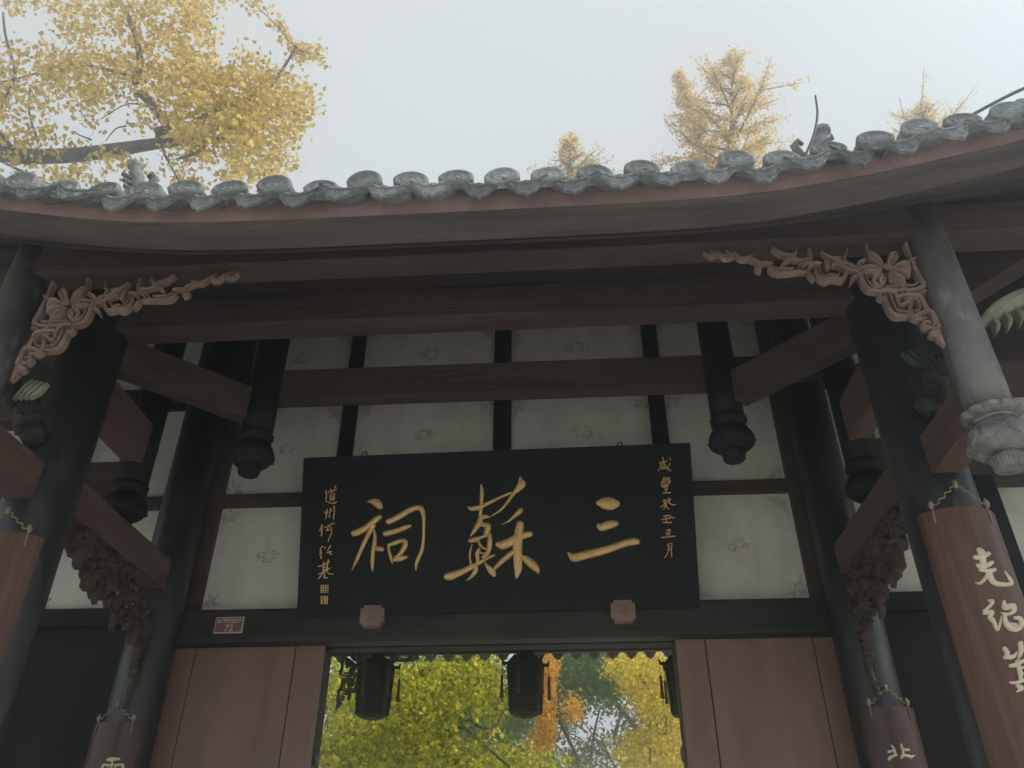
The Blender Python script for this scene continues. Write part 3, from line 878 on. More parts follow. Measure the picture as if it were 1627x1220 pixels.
# --- dense carved brackets below the lower beams, beside the rear columns
def lump(acc, c, r, ax=(1, 1, 1), seed=0):
    bm = bmesh.new()
    bmesh.ops.create_icosphere(bm, subdivisions=2, radius=1.0)
    rr = random.Random(seed)
    ph = [rr.uniform(0, 6) for _ in range(6)]
    for v in bm.verts:
        p = v.co
        k = 1+0.18*math.sin(4*p.x+ph[0])*math.sin(5*p.z+ph[1])+0.16*math.sin(7*p.y+ph[2])*math.cos(6*p.z+ph[3])
        v.co = Vector((p.x*r*ax[0]*k+c[0], p.y*r*ax[1]*k+c[1], p.z*r*ax[2]*k+c[2]))
    bm.verts.index_update()
    acc.add([v.co[:] for v in bm.verts], [[v.index for v in f.verts] for f in bm.faces])
    bm.free()
for s in (-1, 1):
    A = Acc()
    rr = random.Random(3)
    def yz_map(u, v, s=s):
        return np.c_[np.full(len(u), s*2.44), np.asarray(u), np.asarray(v)], np.tile((-s*1.0, 0, 0), (len(u), 1))
    # body: leaves and curled ribbons filling the triangle under the beam
    for i in range(90):
        t = rr.random()**0.8
        Y = -1.62+1.15*t
        zlow = 3.42-0.30*t
        Z = rr.uniform(zlow+0.03, 3.60)
        a = rr.uniform(0, 6.28); L = rr.uniform(0.05, 0.10)
        p = [(Y+L*k*math.cos(a+1.1*k), Z+L*k*math.sin(a+1.1*k), wq*0.026) for k, wq in ((-0.6, 0.25), (0, 1.0), (0.6, 0.9), (1.1, 0.15))]
        if i % 2:
            stroke(A, p, (0, 0, 1), yz_map, rr.uniform(0.02, 0.05), 0.02)
        else:
            nrm = np.array([-s*0.75, -0.62, 0.22]); nrm /= np.linalg.norm(nrm)
            ua = np.array([0.62, -s*0.75, 0.0]); ua /= np.linalg.norm(ua); va = np.cross(nrm, ua)
            cc = np.array([s*(2.46-rr.uniform(0, 0.05)), Y, Z])
            def lm(u, v, cc=cc, ua=ua, va=va, nrm=nrm):
                return cc+np.asarray(u)[:, None]*ua+np.asarray(v)[:, None]*va, np.tile(nrm, (len(u), 1))
            aa = rr.uniform(0, 6.28); L2 = rr.uniform(0.05, 0.085)
            for br in (-0.55, 0.0, 0.55):
                stroke(A, [(0, 0, 0.006), (L2*0.5*math.cos(aa+br), L2*0.5*math.sin(aa+br), 0.020), (L2*math.cos(aa+br*1.4), L2*math.sin(aa+br*1.4), 0.002)], (0, 0, 1), lm, 0.014, 0.012)
    for i in range(14):
        t = i/13
        lump(A, (s*2.48, -1.58+1.12*t, 3.555-0.07*t-0.04*math.sin(i*2.1)), 0.062, (0.7, 1, 0.9), i)
        if 0.25 < t < 0.9:
            lump(A, (s*2.47, -1.58+1.12*t, 3.42-0.10*t-0.03*math.cos(i*1.3)), 0.058, (0.7, 1, 0.9), 20+i)
    # thin tail running down the face of the rear column
    for i in range(12):
        t = i/11
        lump(A, (s*(2.455-0.012*math.sin(i)), -0.43+0.012*math.sin(i*2), 3.28-0.46*t), 0.044*(1-0.5*t), (0.9, 0.9, 1.0), 40+i)
    for i in range(6):
        z = 3.30-0.05*i
        stroke(A, [(-0.42, z, 0.004), (-0.48, z-0.02, 0.016), (-0.53+0.015*i, z-0.06, 0.003)], (0, 0, 1), yz_map, 0.035, 0.03)
    A.build('dragon_bracket', 'carved_dark', gate, False)

# --- carved braces on the outer side of the front columns
for s in (-1, 1):
    A = Acc()
    for i in range(8):
        t = i/7
        lump(A, (s*(2.5+0.03*math.sin(i*1.7)), -2.12-0.42*t, 3.94+0.20*t), 0.085*(1-0.35*t), (0.9, 1.0, 1.0), 70+i)
    A.build('carved_brace', 'carved_green', gate, True)
    B = Acc()
    def brm(u, v, s=s): return np.c_[s*np.asarray(u), np.full(len(u), -2.46), np.asarray(v)], np.tile((0, -1.0, 0), (len(u), 1))
    for i in range(4):     # leaf blades beside the hanging column, inner side
        stroke(B, [(2.36-0.03*i, 4.08-0.01*i, 0.004), (2.39-0.03*i, 4.03-0.01*i, 0.012), (2.43-0.03*i, 3.96, 0.003)], (0, 0, 1), brm, 0.02, 0.02)
    B.build('leaf_carving', 'carved_cream' if s < 0 else 'carved_green', gate, False)
    C = Acc()
    def brm2(u, v, s=s): return np.c_[s*np.asarray(u), np.full(len(u), -2.40), np.asarray(v)], np.tile((0, -1.0, 0), (len(u), 1))
    for i in range(6):
        k = i*0.05
        stroke(C, [(2.70+k*0.4, 4.22+0.2*k, 0.006), (2.86+k, 4.36+0.35*k, 0.028), (3.06+k, 4.46+0.4*k, 0.026), (3.22+k, 4.50+0.3*k, 0.004)], (0, 0, 1), brm2, 0.035, 0.03)
    for i in range(5):
        k = i*0.07
        stroke(C, [(2.80+k, 4.30+0.4*k, 0.004), (2.82+k, 4.24+0.4*k, 0.016), (2.80+k, 4.18+0.35*k, 0.003)], (0, 0, 1), brm2, 0.04, 0.02)
    C.build('carved_wing', 'carved_cream', gate, False)

# ------------------------------------------------------------------ plaque
PB_BOT, PB_TOP = (-0.2, 3.475), (-0.50, 4.632)      # (Y, z) of the face at its lower and upper edge
_pn = np.array([0, -(PB_TOP[1]-PB_BOT[1]), (PB_TOP[0]-PB_BOT[0])]); _pn = _pn/np.linalg.norm(_pn)
_p0 = np.array([0, PB_BOT[0], PB_BOT[1]])
def pq_map(x, y):
    P = on_plane(x, y, _p0, _pn)
    return P, np.tile(_pn, (len(P), 1))
plaque = empty('name_plaque', (0, -0.2, 3.475)); plaque['_w'] = (0, -0.2, 3.475)
tag(plaque, 'large black name plaque with three gilded characters leaning out over the doorway', 'plaque')
cor = [on_plane(np.array([x]), np.array([y]), _p0, _pn)[0] for x, y in ((471, 980), (1113, 965), (1097, 703), (482, 727))]
bm = bmesh.new()
fv = [bm.verts.new(c) for c in cor]
bv = [bm.verts.new(c-_pn*0.045) for c in cor]
bm.faces.new(fv); bm.faces.new(bv[::-1])
for i in range(4): bm.faces.new((fv[i], bv[i], bv[(i+1) % 4], fv[(i+1) % 4]))
bmesh.ops.recalc_face_normals(bm, faces=bm.faces)
bmesh.ops.bevel(bm, geom=list(bm.edges), offset=0.006, segments=2, affect='EDGES')
from_bm('board', bm, 'plaque_black', plaque)
CI = (550, 780, 140/1220)
CHAR_CI = [[(295, 150, 8), (360, 145, 38), (430, 170, 62), (470, 215, 45)], [(110, 590, 45), (180, 565, 50), (260, 520, 42), (340, 460, 42), (420, 390, 42), (470, 358, 34)],
           [(370, 480, 42), (330, 560, 35), (270, 680, 30), (210, 810, 28), (150, 950, 26), (80, 1100, 4)], [(385, 540, 16), (402, 620, 24), (398, 720, 30), (380, 800, 30), (370, 900, 28), (365, 1030, 26), (366, 1115, 8)],
           [(400, 770, 25), (440, 800, 38), (500, 808, 34)], [(585, 425, 42), (650, 400, 42), (760, 340, 42), (870, 275, 42), (960, 238, 38), (1030, 240, 42), (1065, 300, 36), (1075, 400, 26), (1075, 560, 22), (1068, 700, 25), (1045, 830, 28), (1000, 930, 28), (970, 1020, 22), (965, 1090, 12)],
           [(545, 592, 42), (620, 575, 42), (720, 545, 38), (820, 505, 36), (890, 482, 20)],
           [(585, 745, 18), (600, 840, 22), (625, 930, 25), (640, 1005, 8)], [(605, 745, 26), (680, 720, 34), (760, 690, 30), (815, 695, 34), (820, 750, 38), (785, 820, 36), (740, 880, 30), (690, 930, 30)],
           [(650, 960, 16), (700, 948, 34), (760, 930, 46), (815, 920, 30), (855, 908, 8)]]
SU = (700, 745, 170/1121)
CHAR_SU = [[(425, 165, 8), (435, 240, 22), (430, 340, 22), (425, 420, 20), (415, 490, 18)], [(280, 395, 6), (320, 415, 25), (380, 410, 28), (440, 390, 22), (520, 350, 18), (620, 300, 15), (740, 250, 12)],
           [(835, 90, 12), (843, 130, 34), (850, 160, 46), (815, 205, 34), (770, 255, 20), (700, 350, 16), (640, 420, 14), (580, 465, 9), (520, 500, 3)],
           [(845, 432, 28), (820, 455, 28), (770, 500, 18), (710, 550, 11), (640, 582, 3)],
           [(515, 505, 6), (470, 500, 24), (425, 510, 26), (410, 560, 34), (375, 615, 28), (345, 660, 20), (315, 705, 6)],
           [(400, 580, 20), (450, 585, 26), (495, 600, 36), (488, 650, 34), (465, 700, 18)], [(310, 752, 26), (360, 742, 30), (430, 715, 16), (520, 688, 16)],
           [(515, 690, 22), (518, 770, 28), (505, 850, 28), (480, 900, 24), (440, 925, 16)], [(392, 740, 14), (410, 790, 17), (450, 830, 14), (490, 840, 10)],
           [(330, 795, 7), (313, 860, 12), (308, 930, 12), (322, 1000, 15)], [(405, 840, 18), (385, 890, 24), (390, 950, 22), (385, 1000, 16)], [(400, 870, 14), (440, 885, 11), (480, 885, 16)],
           [(70, 1128, 40), (110, 1122, 46), (170, 1100, 40), (260, 1060, 34), (340, 1020, 28), (420, 975, 22), (500, 930, 18), (560, 905, 14)],
           [(375, 1005, 18), (368, 1060, 28), (340, 1110, 22), (300, 1150, 10), (270, 1170, 3)], [(465, 980, 8), (500, 1030, 26), (540, 1075, 40), (560, 1110, 24)],
           [(605, 790, 32), (650, 798, 50), (720, 770, 50), (790, 730, 46), (860, 700, 42), (935, 682, 34)],
           [(835, 580, 42), (825, 640, 48), (810, 740, 56), (805, 850, 54), (810, 950, 52), (812, 1050, 46), (797, 1140, 12)],
           [(760, 870, 28), (700, 920, 30), (640, 970, 28), (580, 1030, 20), (560, 1055, 10)], [(850, 915, 18), (900, 950, 42), (960, 1000, 48), (1010, 1055, 34), (1022, 1090, 12)]]
SAN = (890, 775, 140/1314)
CHAR_SAN = [[(570, 228, 42), (620, 228, 82), (700, 235, 102), (780, 240, 98), (835, 238, 62)], [(575, 565, 42), (620, 588, 62), (700, 562, 68), (780, 540, 66), (835, 532, 42)],
            [(120, 970, 16), (200, 1040, 70), (300, 1022, 70), (450, 985, 68), (600, 950, 64), (750, 905, 60), (900, 850, 58), (1030, 812, 60), (1110, 802, 60), (1150, 805, 48)]]
for strokes, org in ((CHAR_SAN, SAN), (CHAR_SU, SU), (CHAR_CI, CI)):
    A = Acc()
    for st in strokes: stroke(A, st, org, pq_map, 0.022, thin=0.92)
    A.build('character', 'gilding', plaque, True)
I1 = (495, 760, 50/610); I2 = (495, 860, 50/555); I3 = (1035, 720, 50/642); I4 = (1035, 805, 50/678)
SMALL = [
 (I1, [[(280, 240, 14), (285, 300, 8), (290, 350, 10), (280, 410, 10), (275, 435, 8)], [(275, 440, 8), (350, 470, 12), (430, 485, 12), (490, 455, 8)], [(320, 275, 8), (400, 245, 10), (480, 210, 8)], [(365, 205, 10), (375, 235, 6)], [(470, 150, 14), (440, 180, 6)], [(360, 330, 7), (365, 430, 8)], [(365, 325, 6), (400, 290, 8), (445, 290, 8), (440, 380, 9), (430, 440, 8)], [(385, 350, 6), (425, 340, 6)], [(385, 385, 6), (425, 378, 6)], [(380, 415, 6), (425, 410, 6)]]),
 (I1, [[(250, 650, 12), (275, 690, 6)], [(300, 600, 12), (295, 690, 10), (275, 780, 5)], [(310, 640, 8), (325, 660, 6)], [(365, 580, 12), (355, 670, 10), (345, 755, 10)], [(380, 615, 10), (400, 635, 8)], [(437, 545, 14), (445, 640, 8), (430, 720, 12), (432, 790, 8)]]),
 (I1, [[(205, 900, 14), (185, 960, 12), (155, 1015, 5)], [(205, 980, 12), (200, 1050, 12), (193, 1115, 8)], [(235, 955, 6), (320, 925, 10), (400, 880, 12), (445, 875, 8)], [(330, 940, 8), (300, 990, 10), (290, 1020, 6)], [(290, 1010, 6), (340, 1000, 10), (355, 985, 8)], [(375, 930, 8), (390, 1000, 9), (385, 1070, 9), (350, 1150, 9), (320, 1220, 5)]]),
 (I2, [[(190, 90, 12), (155, 140, 10), (170, 190, 14), (150, 230, 10), (175, 270, 12), (165, 305, 5)], [(238, 100, 12), (240, 130, 10)], [(335, 75, 8), (310, 120, 10), (280, 170, 6)], [(275, 205, 10), (330, 180, 12), (350, 178, 8), (322, 212, 10), (350, 235, 12)]]),
 (I2, [[(125, 440, 14), (200, 425, 12), (260, 395, 10), (320, 355, 8)], [(215, 365, 10), (205, 470, 10), (205, 560, 8)], [(295, 325, 12), (280, 430, 9), (270, 530, 9)], [(120, 580, 8), (190, 550, 10), (260, 510, 9), (335, 470, 8)], [(210, 470, 7), (260, 450, 7)], [(215, 510, 7), (262, 490, 7)], [(195, 560, 8), (165, 610, 7), (120, 660, 3)], [(275, 540, 8), (320, 575, 10), (380, 575, 10)], [(235, 560, 8), (225, 610, 10), (218, 640, 10), (275, 645, 14)]]),
 (I3, [[(230, 85, 12), (245, 150, 10), (280, 240, 10), (330, 310, 12), (390, 365, 12)], [(165, 200, 8), (220, 185, 10), (320, 155, 8)], [(185, 190, 8), (180, 280, 9), (145, 360, 6)], [(380, 210, 10), (340, 280, 9), (290, 325, 5)], [(375, 105, 14), (390, 130, 10)], [(205, 225, 7), (265, 215, 7)], [(215, 265, 7), (215, 320, 7)], [(215, 265, 7), (265, 262, 7), (262, 310, 7)], [(215, 320, 7), (262, 310, 7)]]),
 (I3, [[(300, 485, 10), (295, 560, 9), (285, 630, 9)], [(255, 490, 9), (250, 560, 8), (245, 620, 8)], [(345, 490, 9), (350, 600, 8)], [(210, 570, 8), (205, 650, 10), (290, 650, 9), (375, 600, 9), (385, 560, 8)], [(230, 540, 7), (270, 530, 6)], [(230, 585, 7), (270, 575, 6)], [(320, 530, 7), (375, 520, 7)], [(325, 570, 7), (370, 560, 6)], [(215, 690, 8), (290, 670, 9), (355, 650, 8)], [(265, 700, 7), (320, 685, 8), (320, 740, 8)], [(270, 740, 7), (320, 735, 7)], [(290, 750, 7), (310, 780, 7)], [(240, 810, 10), (310, 805, 10), (385, 805, 12)]]),
 (I3, [[(250, 960, 9), (290, 960, 10), (265, 1030, 9), (225, 1080, 8), (180, 1105, 6)], [(255, 955, 8), (255, 1000, 7)], [(360, 920, 9), (330, 965, 8)], [(390, 945, 8), (350, 985, 8)], [(335, 975, 8), (390, 1030, 11), (440, 1055, 13), (495, 1040, 8)], [(265, 1035, 7), (325, 1020, 8)], [(250, 1075, 7), (310, 1060, 7)], [(300, 1020, 8), (280, 1090, 8), (250, 1140, 5)], [(295, 1080, 8), (330, 1115, 10), (355, 1140, 10)]]),
 (I4, [[(265, 210, 14), (330, 190, 10), (405, 190, 12), (400, 230, 12), (385, 265, 8)], [(325, 190, 9), (320, 305, 8)], [(215, 280, 8), (330, 255, 10), (400, 240, 8), (500, 235, 12)], [(255, 335, 12), (330, 340, 14), (425, 335, 16)]]),
 (I4, [[(320, 520, 12), (360, 500, 10), (400, 490, 12), (380, 550, 12), (330, 625, 8)], [(300, 585, 10), (360, 565, 10), (395, 565, 10), (385, 620, 8)], [(215, 665, 14), (350, 650, 12), (520, 630, 14)]]),
 (I4, [[(350, 810, 8), (365, 900, 9), (345, 1000, 10), (290, 1095, 5)], [(350, 820, 9), (440, 790, 10), (430, 900, 10), (437, 1080, 12)], [(375, 865, 10), (405, 860, 8)], [(370, 930, 8), (430, 920, 7)]])]
for org, strokes in SMALL:
    A = Acc()
    for st in strokes: stroke(A, st, org, pq_map, 0.007, minw=0.75)
    A.build('small_character', 'gilding_line', plaque, True)
# two seals
for k, (x0, x1, y0, y1) in enumerate(((160, 298, 768, 910), (163, 285, 970, 1100))):
    A = Acc()
    if k == 0:
        for i in range(5):
            yy = y0+10+(y1-y0-20)*i/4
            stroke(A, [(x0+5, yy, 7), ((x0+x1)/2, yy-4, 7), (x1-5, yy-2, 7)], I2, pq_map, 0.003)
        for i in range(4):
            xx = x0+8+(x1-x0-16)*i/3
            stroke(A, [(xx, y0+5, 6), (xx+2, (y0+y1)/2, 6), (xx, y1-5, 6)], I2, pq_map, 0.0035)
    else:
        for pts in ([(x0+6, y0+8, 10), (x1-6, y0+8, 10)], [(x0+6, y1-8, 10), (x1-6, y1-8, 10)], [(x0+8, y0, 9), (x0+8, y1, 9)], [(x1-8, y0, 9), (x1-8, y1, 9)],
                    [(x0+30, y0+50, 9), (x0+25, y1-40, 9)], [(x0+62, y0+10, 10), (x0+66, y0+70, 10), (x0+58, y1-8, 10)], [(x0+60, y0+60, 8), (x0+100, y0+45, 8)], [(x0+88, y0+70, 8), (x0+86, y1-30, 8)]):
            stroke(A, pts, I2, pq_map, 0.0035)
    A.build('seal', 'gilding_line' if k else 'gilding', plaque, True)
# hanging hooks on the upper edge
for px, py in ((578, 721), (985, 706)):
    p = on_plane(np.array([px]), np.array([py]), _p0, _pn)[0]
    A = Acc()
    A.add(*tube_data([p+np.array([-0.02, 0.02, -0.02]), p+np.array([-0.015, 0.02, 0.02]), p+np.array([0.01, 0.02, 0.03]), p+np.array([0.02, 0.02, 0.0])], [0.008]*4, 6))
    A.build('hook', 'iron', plaque, True)

# ------------------------------------------------------------------ couplet boards on the columns
def couplet(label, cx, cy, rad, ztop, zbot, half, mat, chars, hang, turn=0.0, wire=True):
    root = empty('couplet_board', (cx, cy-rad, zbot)); root['_w'] = (cx, cy-rad, zbot)
    tag(root, label, 'couplet board')
    V, Fc = [], []
    n = 22; nz = 8
    a0, a1 = -math.pi/2+turn-half, -math.pi/2+turn+half
    loops = []
    for j in range(nz+1):
        z = zbot+(ztop-zbot)*j/nz
        for i in range(n+1):
            a = a0+(a1-a0)*i/n
            V.append((cx+rad*math.cos(a), cy+rad*math.sin(a), z))
        for i in range(n, -1, -1):
            a = a0+(a1-a0)*i/n
            V.append((cx+(rad-0.022)*math.cos(a), cy+(rad-0.022)*math.sin(a), z))
    m = 2*(n+1)
    for j in range(nz):
        for i in range(m):
            k = (i+1) % m
            Fc.append((j*m+i, j*m+k, (j+1)*m+k, (j+1)*m+i))
    Fc.append(tuple(range(m))[::-1]); Fc.append(tuple(nz*m+i for i in range(m)))
    b = mk('board', V, Fc, mat, root, False)
    def cm(x, y):
        P = on_cyl(x, y, cx, cy, rad+0.001)
        nn = P-np.array([cx, cy, 0]); nn[:, 2] = 0
        nn /= np.linalg.norm(nn, axis=1)[:, None]
        return P, nn
    for org, strokes in chars:
        A = Acc()
        for st in strokes: stroke(A, st, org, cm, 0.012)
        A.build('character', 'cream_paint', root, True)
    # stepped wire hanger with two hooks
    A = Acc()
    r2 = rad+0.006
    def at(a, z, rr=r2): return (cx+rr*math.cos(a), cy+rr*math.sin(a), z)
    c = -math.pi/2+turn
    for sg in (-1, 1):
        pts = []
        steps = 4
        for i in range(steps+1):
            a = c+sg*(half*0.62)*(i/steps)
            z = ztop+hang*(1-i/steps)
            pts.append(at(a, z, rad-0.01+0.012*(i/steps)))
            if i < steps:
                pts.append(at(a+sg*half*0.62/steps*0.85, z-hang/steps*0.12, rad-0.01+0.012*(i/steps)))
        pts.append(at(c+sg*half*0.64, ztop-0.07))
        A.add(*tube_data(pts, [0.004]*len(pts), 6))
        # little leaf-shaped hook plate
        A.add(*tube_data([at(c+sg*half*0.60, ztop+0.055), at(c+sg*half*0.62, ztop+0.03), at(c+sg*half*0.64, ztop+0.005)], [0.002, 0.016, 0.006], 6))
    A.add(*tube_data([at(c, ztop+hang+0.03, rad-0.01), at(c, ztop+hang-0.01, rad-0.005)], [0.012, 0.01], 6))
    A.build('wire_hanger', 'brass_wire', root, True)
    return root
K1 = (1530, 860, 97/473)
KE = [[(120, 65, 18), (140, 90, 28), (150, 130, 25), (155, 190, 25), (160, 230, 12)], [(90, 125, 15), (130, 125, 20), (190, 100, 20), (203, 98, 12)], [(110, 185, 14), (150, 205, 18), (215, 170, 18), (225, 168, 12)], [(130, 222, 12), (180, 230, 14), (238, 224, 16)], [(190, 250, 14), (170, 290, 16), (130, 325, 12), (95, 320, 4)], [(200, 240, 22), (215, 290, 22), (250, 325, 18), (310, 335, 16), (370, 330, 14), (360, 290, 10), (320, 230, 3)]]
SHAO = [[(200, 460, 10), (225, 470, 18), (205, 510, 12)], [(205, 500, 10), (165, 545, 16)], [(165, 555, 16), (215, 550, 18), (225, 560, 16), (205, 590, 18), (235, 620, 18), (265, 690, 13), (285, 640, 10), (295, 580, 4)], [(315, 465, 10), (320, 505, 24), (345, 510, 24), (385, 500, 20), (390, 540, 18), (350, 565, 12), (295, 555, 6)], [(320, 575, 16), (325, 620, 20), (360, 670, 22), (420, 680, 20), (450, 640, 18), (435, 598, 16), (400, 592, 12)], [(365, 640, 10), (405, 650, 12)]]
JI = [[(320, 830, 16), (340, 870, 20), (325, 900, 18)], [(330, 900, 16), (385, 895, 18), (415, 860, 6)], [(440, 790, 18), (445, 850, 18), (430, 900, 12)], [(445, 850, 14), (490, 835, 14)], [(365, 965, 14), (400, 960, 18), (460, 930, 16), (520, 910, 14)], [(420, 930, 16), (440, 1020, 18), (445, 1080, 14)], [(490, 920, 16), (500, 1060, 16)], [(365, 1095, 10), (420, 1095, 14), (540, 1045, 14)], [(420, 1120, 14), (450, 1140, 20), (420, 1165, 8)], [(500, 1110, 12), (540, 1140, 20)], [(440, 985, 10), (495, 975, 10)], [(442, 1030, 10), (495, 1020, 10)]]
BEI = [[(385, 340, 32), (450, 430, 42), (490, 540, 46), (520, 640, 50)], [(280, 565, 55), (370, 545, 52), (450, 530, 46)], [(295, 840, 55), (310, 800, 62), (400, 740, 56), (500, 700, 54), (600, 690, 22)], [(725, 300, 38), (750, 400, 46), (790, 520, 42), (800, 640, 46)], [(820, 490, 36), (920, 500, 52), (1020, 505, 38)], [(735, 790, 50), (770, 730, 68), (850, 700, 54), (980, 720, 46), (1090, 765, 50), (1150, 735, 44), (1235, 710, 16)]]
YUN = [[(285, 1050, 28), (340, 1040, 42), (430, 1030, 42), (530, 1030, 28)], [(400, 1040, 26), (380, 1130, 20), (370, 1260, 24)], [(225, 1140, 18), (190, 1180, 22), (165, 1270, 18)], [(200, 1160, 24), (350, 1160, 26), (500, 1160, 26), (615, 1160, 32), (590, 1280, 18)], [(295, 1190, 16), (295, 1260, 16)], [(450, 1190, 16), (450, 1260, 16)]]
couplet('red-brown curved couplet board with cream characters on the right front column', FC_X, FC_Y, 0.232, 3.345, 0.75, 0.98, 'couplet_wood', ((K1, KE), (K1, SHAO), (K1, JI)), 0.115)
couplet('red-brown curved couplet board cut by the left picture edge on the left front column', -FC_X, FC_Y, 0.232, 3.345, 0.75, 0.98, 'couplet_wood', (), 0.115)
couplet('dark couplet board on the right rear column beside the brown door', RC_X+0.02, RC_Y, 0.21, 2.755, 0.65, 0.95, 'couplet_dark', (((1400, 1170, 70/1627), BEI),), 0.10)
couplet('dark couplet board on the left rear column beside the brown door', -RC_X-0.02, RC_Y, 0.21, 2.72, 0.65, 0.95, 'couplet_dark', (((150, 1130, 90/1220), YUN),), 0.10)

# ------------------------------------------------------------------ house number plate
np_root = empty('house_number_plate', (-1.967, -0.167, 3.367)); np_root['_w'] = (-1.967, -0.167, 3.367)
tag(np_root, 'small red-brown enamel house number plate 72 on the left of the lintel', 'number plate')
hw, hh, cz = 0.106, 0.060, 3.425
box('plate', -1.967-hw, -1.967+hw, -0.174, -0.160, cz-hh, cz+hh, 'plate_white', np_root, 0.0018)
bm = bmesh.new()
c = 0.012; a, b = hw-0.008, hh-0.008
out = []
for sx, sz, st in ((1, 1, 0), (-1, 1, 1), (-1, -1, 2), (1, -1, 3)):
    for i in range(5):
        an = math.pi/2*(st+i/4)
        out.append((-1.967+sx*(a-c)+c*math.cos(an), cz+sz*(b-c)+c*math.sin(an)))
f = bm.faces.new([bm.verts.new((x, -0.1765, z)) for x, z in out])
from_bm('field', bm, 'plate_red', np_root)
def text_mesh(body, size, x, z, y, mat, parent, bold=0.0):
    cu = bpy.data.curves.new('txt', 'FONT'); cu.body = body; cu.size = size; cu.align_x = 'CENTER'; cu.offset = bold
    cu.resolution_u = 3
    t = bpy.data.objects.new('txt', cu); COL.objects.link(t)
    bpy.context.view_layer.update()
    me = bpy.data.meshes.new_from_object(t.evaluated_get(bpy.context.evaluated_depsgraph_get()))
    V = [(v.co.x+x, y, v.co.y+z) for v in me.vertices]
    Fc = [tuple(p.vertices) for p in me.polygons]
    bpy.data.objects.remove(t)
    return mk('lettering', V, Fc, mat, parent)
text_mesh('纱縠行南段', 0.036, -1.967, cz+0.014, -0.1785, 'plate_white', np_root, 0.0012)
text_mesh('72', 0.068, -1.962, cz-0.047, -0.1785, 'plate_white', np_root, 0.0018)

# ------------------------------------------------------------------ lanterns on the inner side
def lantern(cx, cy, ztop, label, w=0.355, h=0.455):
    root = empty('palace_lantern', (cx, cy, ztop-h-0.2)); root['_w'] = (cx, cy, ztop-h-0.2)
    tag(root, label, 'lantern', 'palace lanterns hanging inside the gate')
    A = Acc()
    n = 6
    def ring(z, r): return [(cx+r*math.cos(2*math.pi*i/n+0.26), cy+r*math.sin(2*math.pi*i/n+0.26), z) for i in range(n)]
    r = w/2
    for i in range(n):
        p, q = ring(ztop-0.12, r)[i], ring(ztop-0.12-h, r*0.86)[i]
        A.add(*tube_data([p, q], [0.02, 0.02], 6))
        p2 = ring(ztop-0.12, r)[(i+1) % n]; q2 = ring(ztop-0.12-h, r*0.86)[(i+1) % n]
        for k in (0.0, 0.12, 0.5, 0.88, 1.0):
            a = Vector(p).lerp(Vector(q), k); b = Vector(p2).lerp(Vector(q2), k)
            A.add(*tube_data([a, b], [0.014, 0.014], 5))
        # upturned corner arms on the crown
        o1 = ring(ztop-0.10, r*1.32)[i]
        A.add(*tube_data([ring(ztop-0.02, r*0.6)[i], ring(ztop-0.10, r)[i], o1, ring(ztop-0.06, r*1.4)[i]], [0.02, 0.022, 0.018, 0.008], 6))
    V, Fc = lathe_data([(r*0.95, ztop-0.13), (r*1.08, ztop-0.10), (r*0.9, ztop-0.05), (r*0.5, ztop-0.01), (r*0.3, ztop+0.05), (r*0.12, ztop+0.08), (0.012, ztop+0.1), (0.012, ztop+0.45)], 6)
    A.add([(v[0]+cx, v[1]+cy, v[2]) for v in V], Fc)
    V, Fc = lathe_data([(r*0.5, ztop-0.16-h), (r*0.88, ztop-0.13-h), (r*0.88, ztop-0.11-h)], 6)
    A.add([(v[0]+cx, v[1]+cy, v[2]) for v in V], Fc)
    A.build('frame', 'lantern_wood', root)
    B = Acc()
    V, Fc = lathe_data([(r*0.80, ztop-0.12-h), (r*0.93, ztop-0.12)], 6)
    B.add([(v[0]*math.cos(.26)-v[1]*math.sin(.26)+cx, v[0]*math.sin(.26)+v[1]*math.cos(.26)+cy, v[2]) for v in V], Fc)
    B.build('pane', 'lantern_pane', root)
    for i in range(n):
        p = ring(ztop-0.08, r*1.38)[i]
        V, Fc = lathe_data([(0.003, 0.0), (0.003, -0.13), (0.014, -0.15), (0.013, -0.2), (0.020, -0.36)], 8)
        o = mk('tassel', [(v[0]+p[0], v[1]+p[1], v[2]+p[2]) for v in V], Fc[:-2]+[Fc[-1]], 'tassel', root, True)
lantern(-1.485, 2.6, 3.93, 'dark wooden palace lantern hanging at the left of the doorway')
lantern(0.065, 2.6, 3.93, 'dark wooden palace lantern hanging in the middle of the doorway')
lantern(1.66, 2.6, 3.90, 'dark palace lantern half hidden behind the right door')

# ------------------------------------------------------------------ rods on the roof
def rod(label, pts, r):
    V, Fc = tube_data([tuple(p) for p in catmull(np.array(pts), 5)], [r]*((len(pts)-1)*5+1), 8)
    tag(mk('lightning_rod', V, Fc, 'iron', None, True), label, 'rod')
rod('thin bent metal rod standing beside the roof finial', on_y(np.array([1272., 1280, 1291, 1296.5, 1299, 1296]), np.array([262., 246, 220, 200, 178, 152]), -2.64), 0.008)
rod('long curved metal rod arching off the roof at the right edge', [(2.70, -2.5, 5.50), (2.87, -2.5, 5.625), (3.15, -2.5, 5.81), (3.512, -2.5, 6.02), (3.9, -2.5, 6.18)], 0.011)

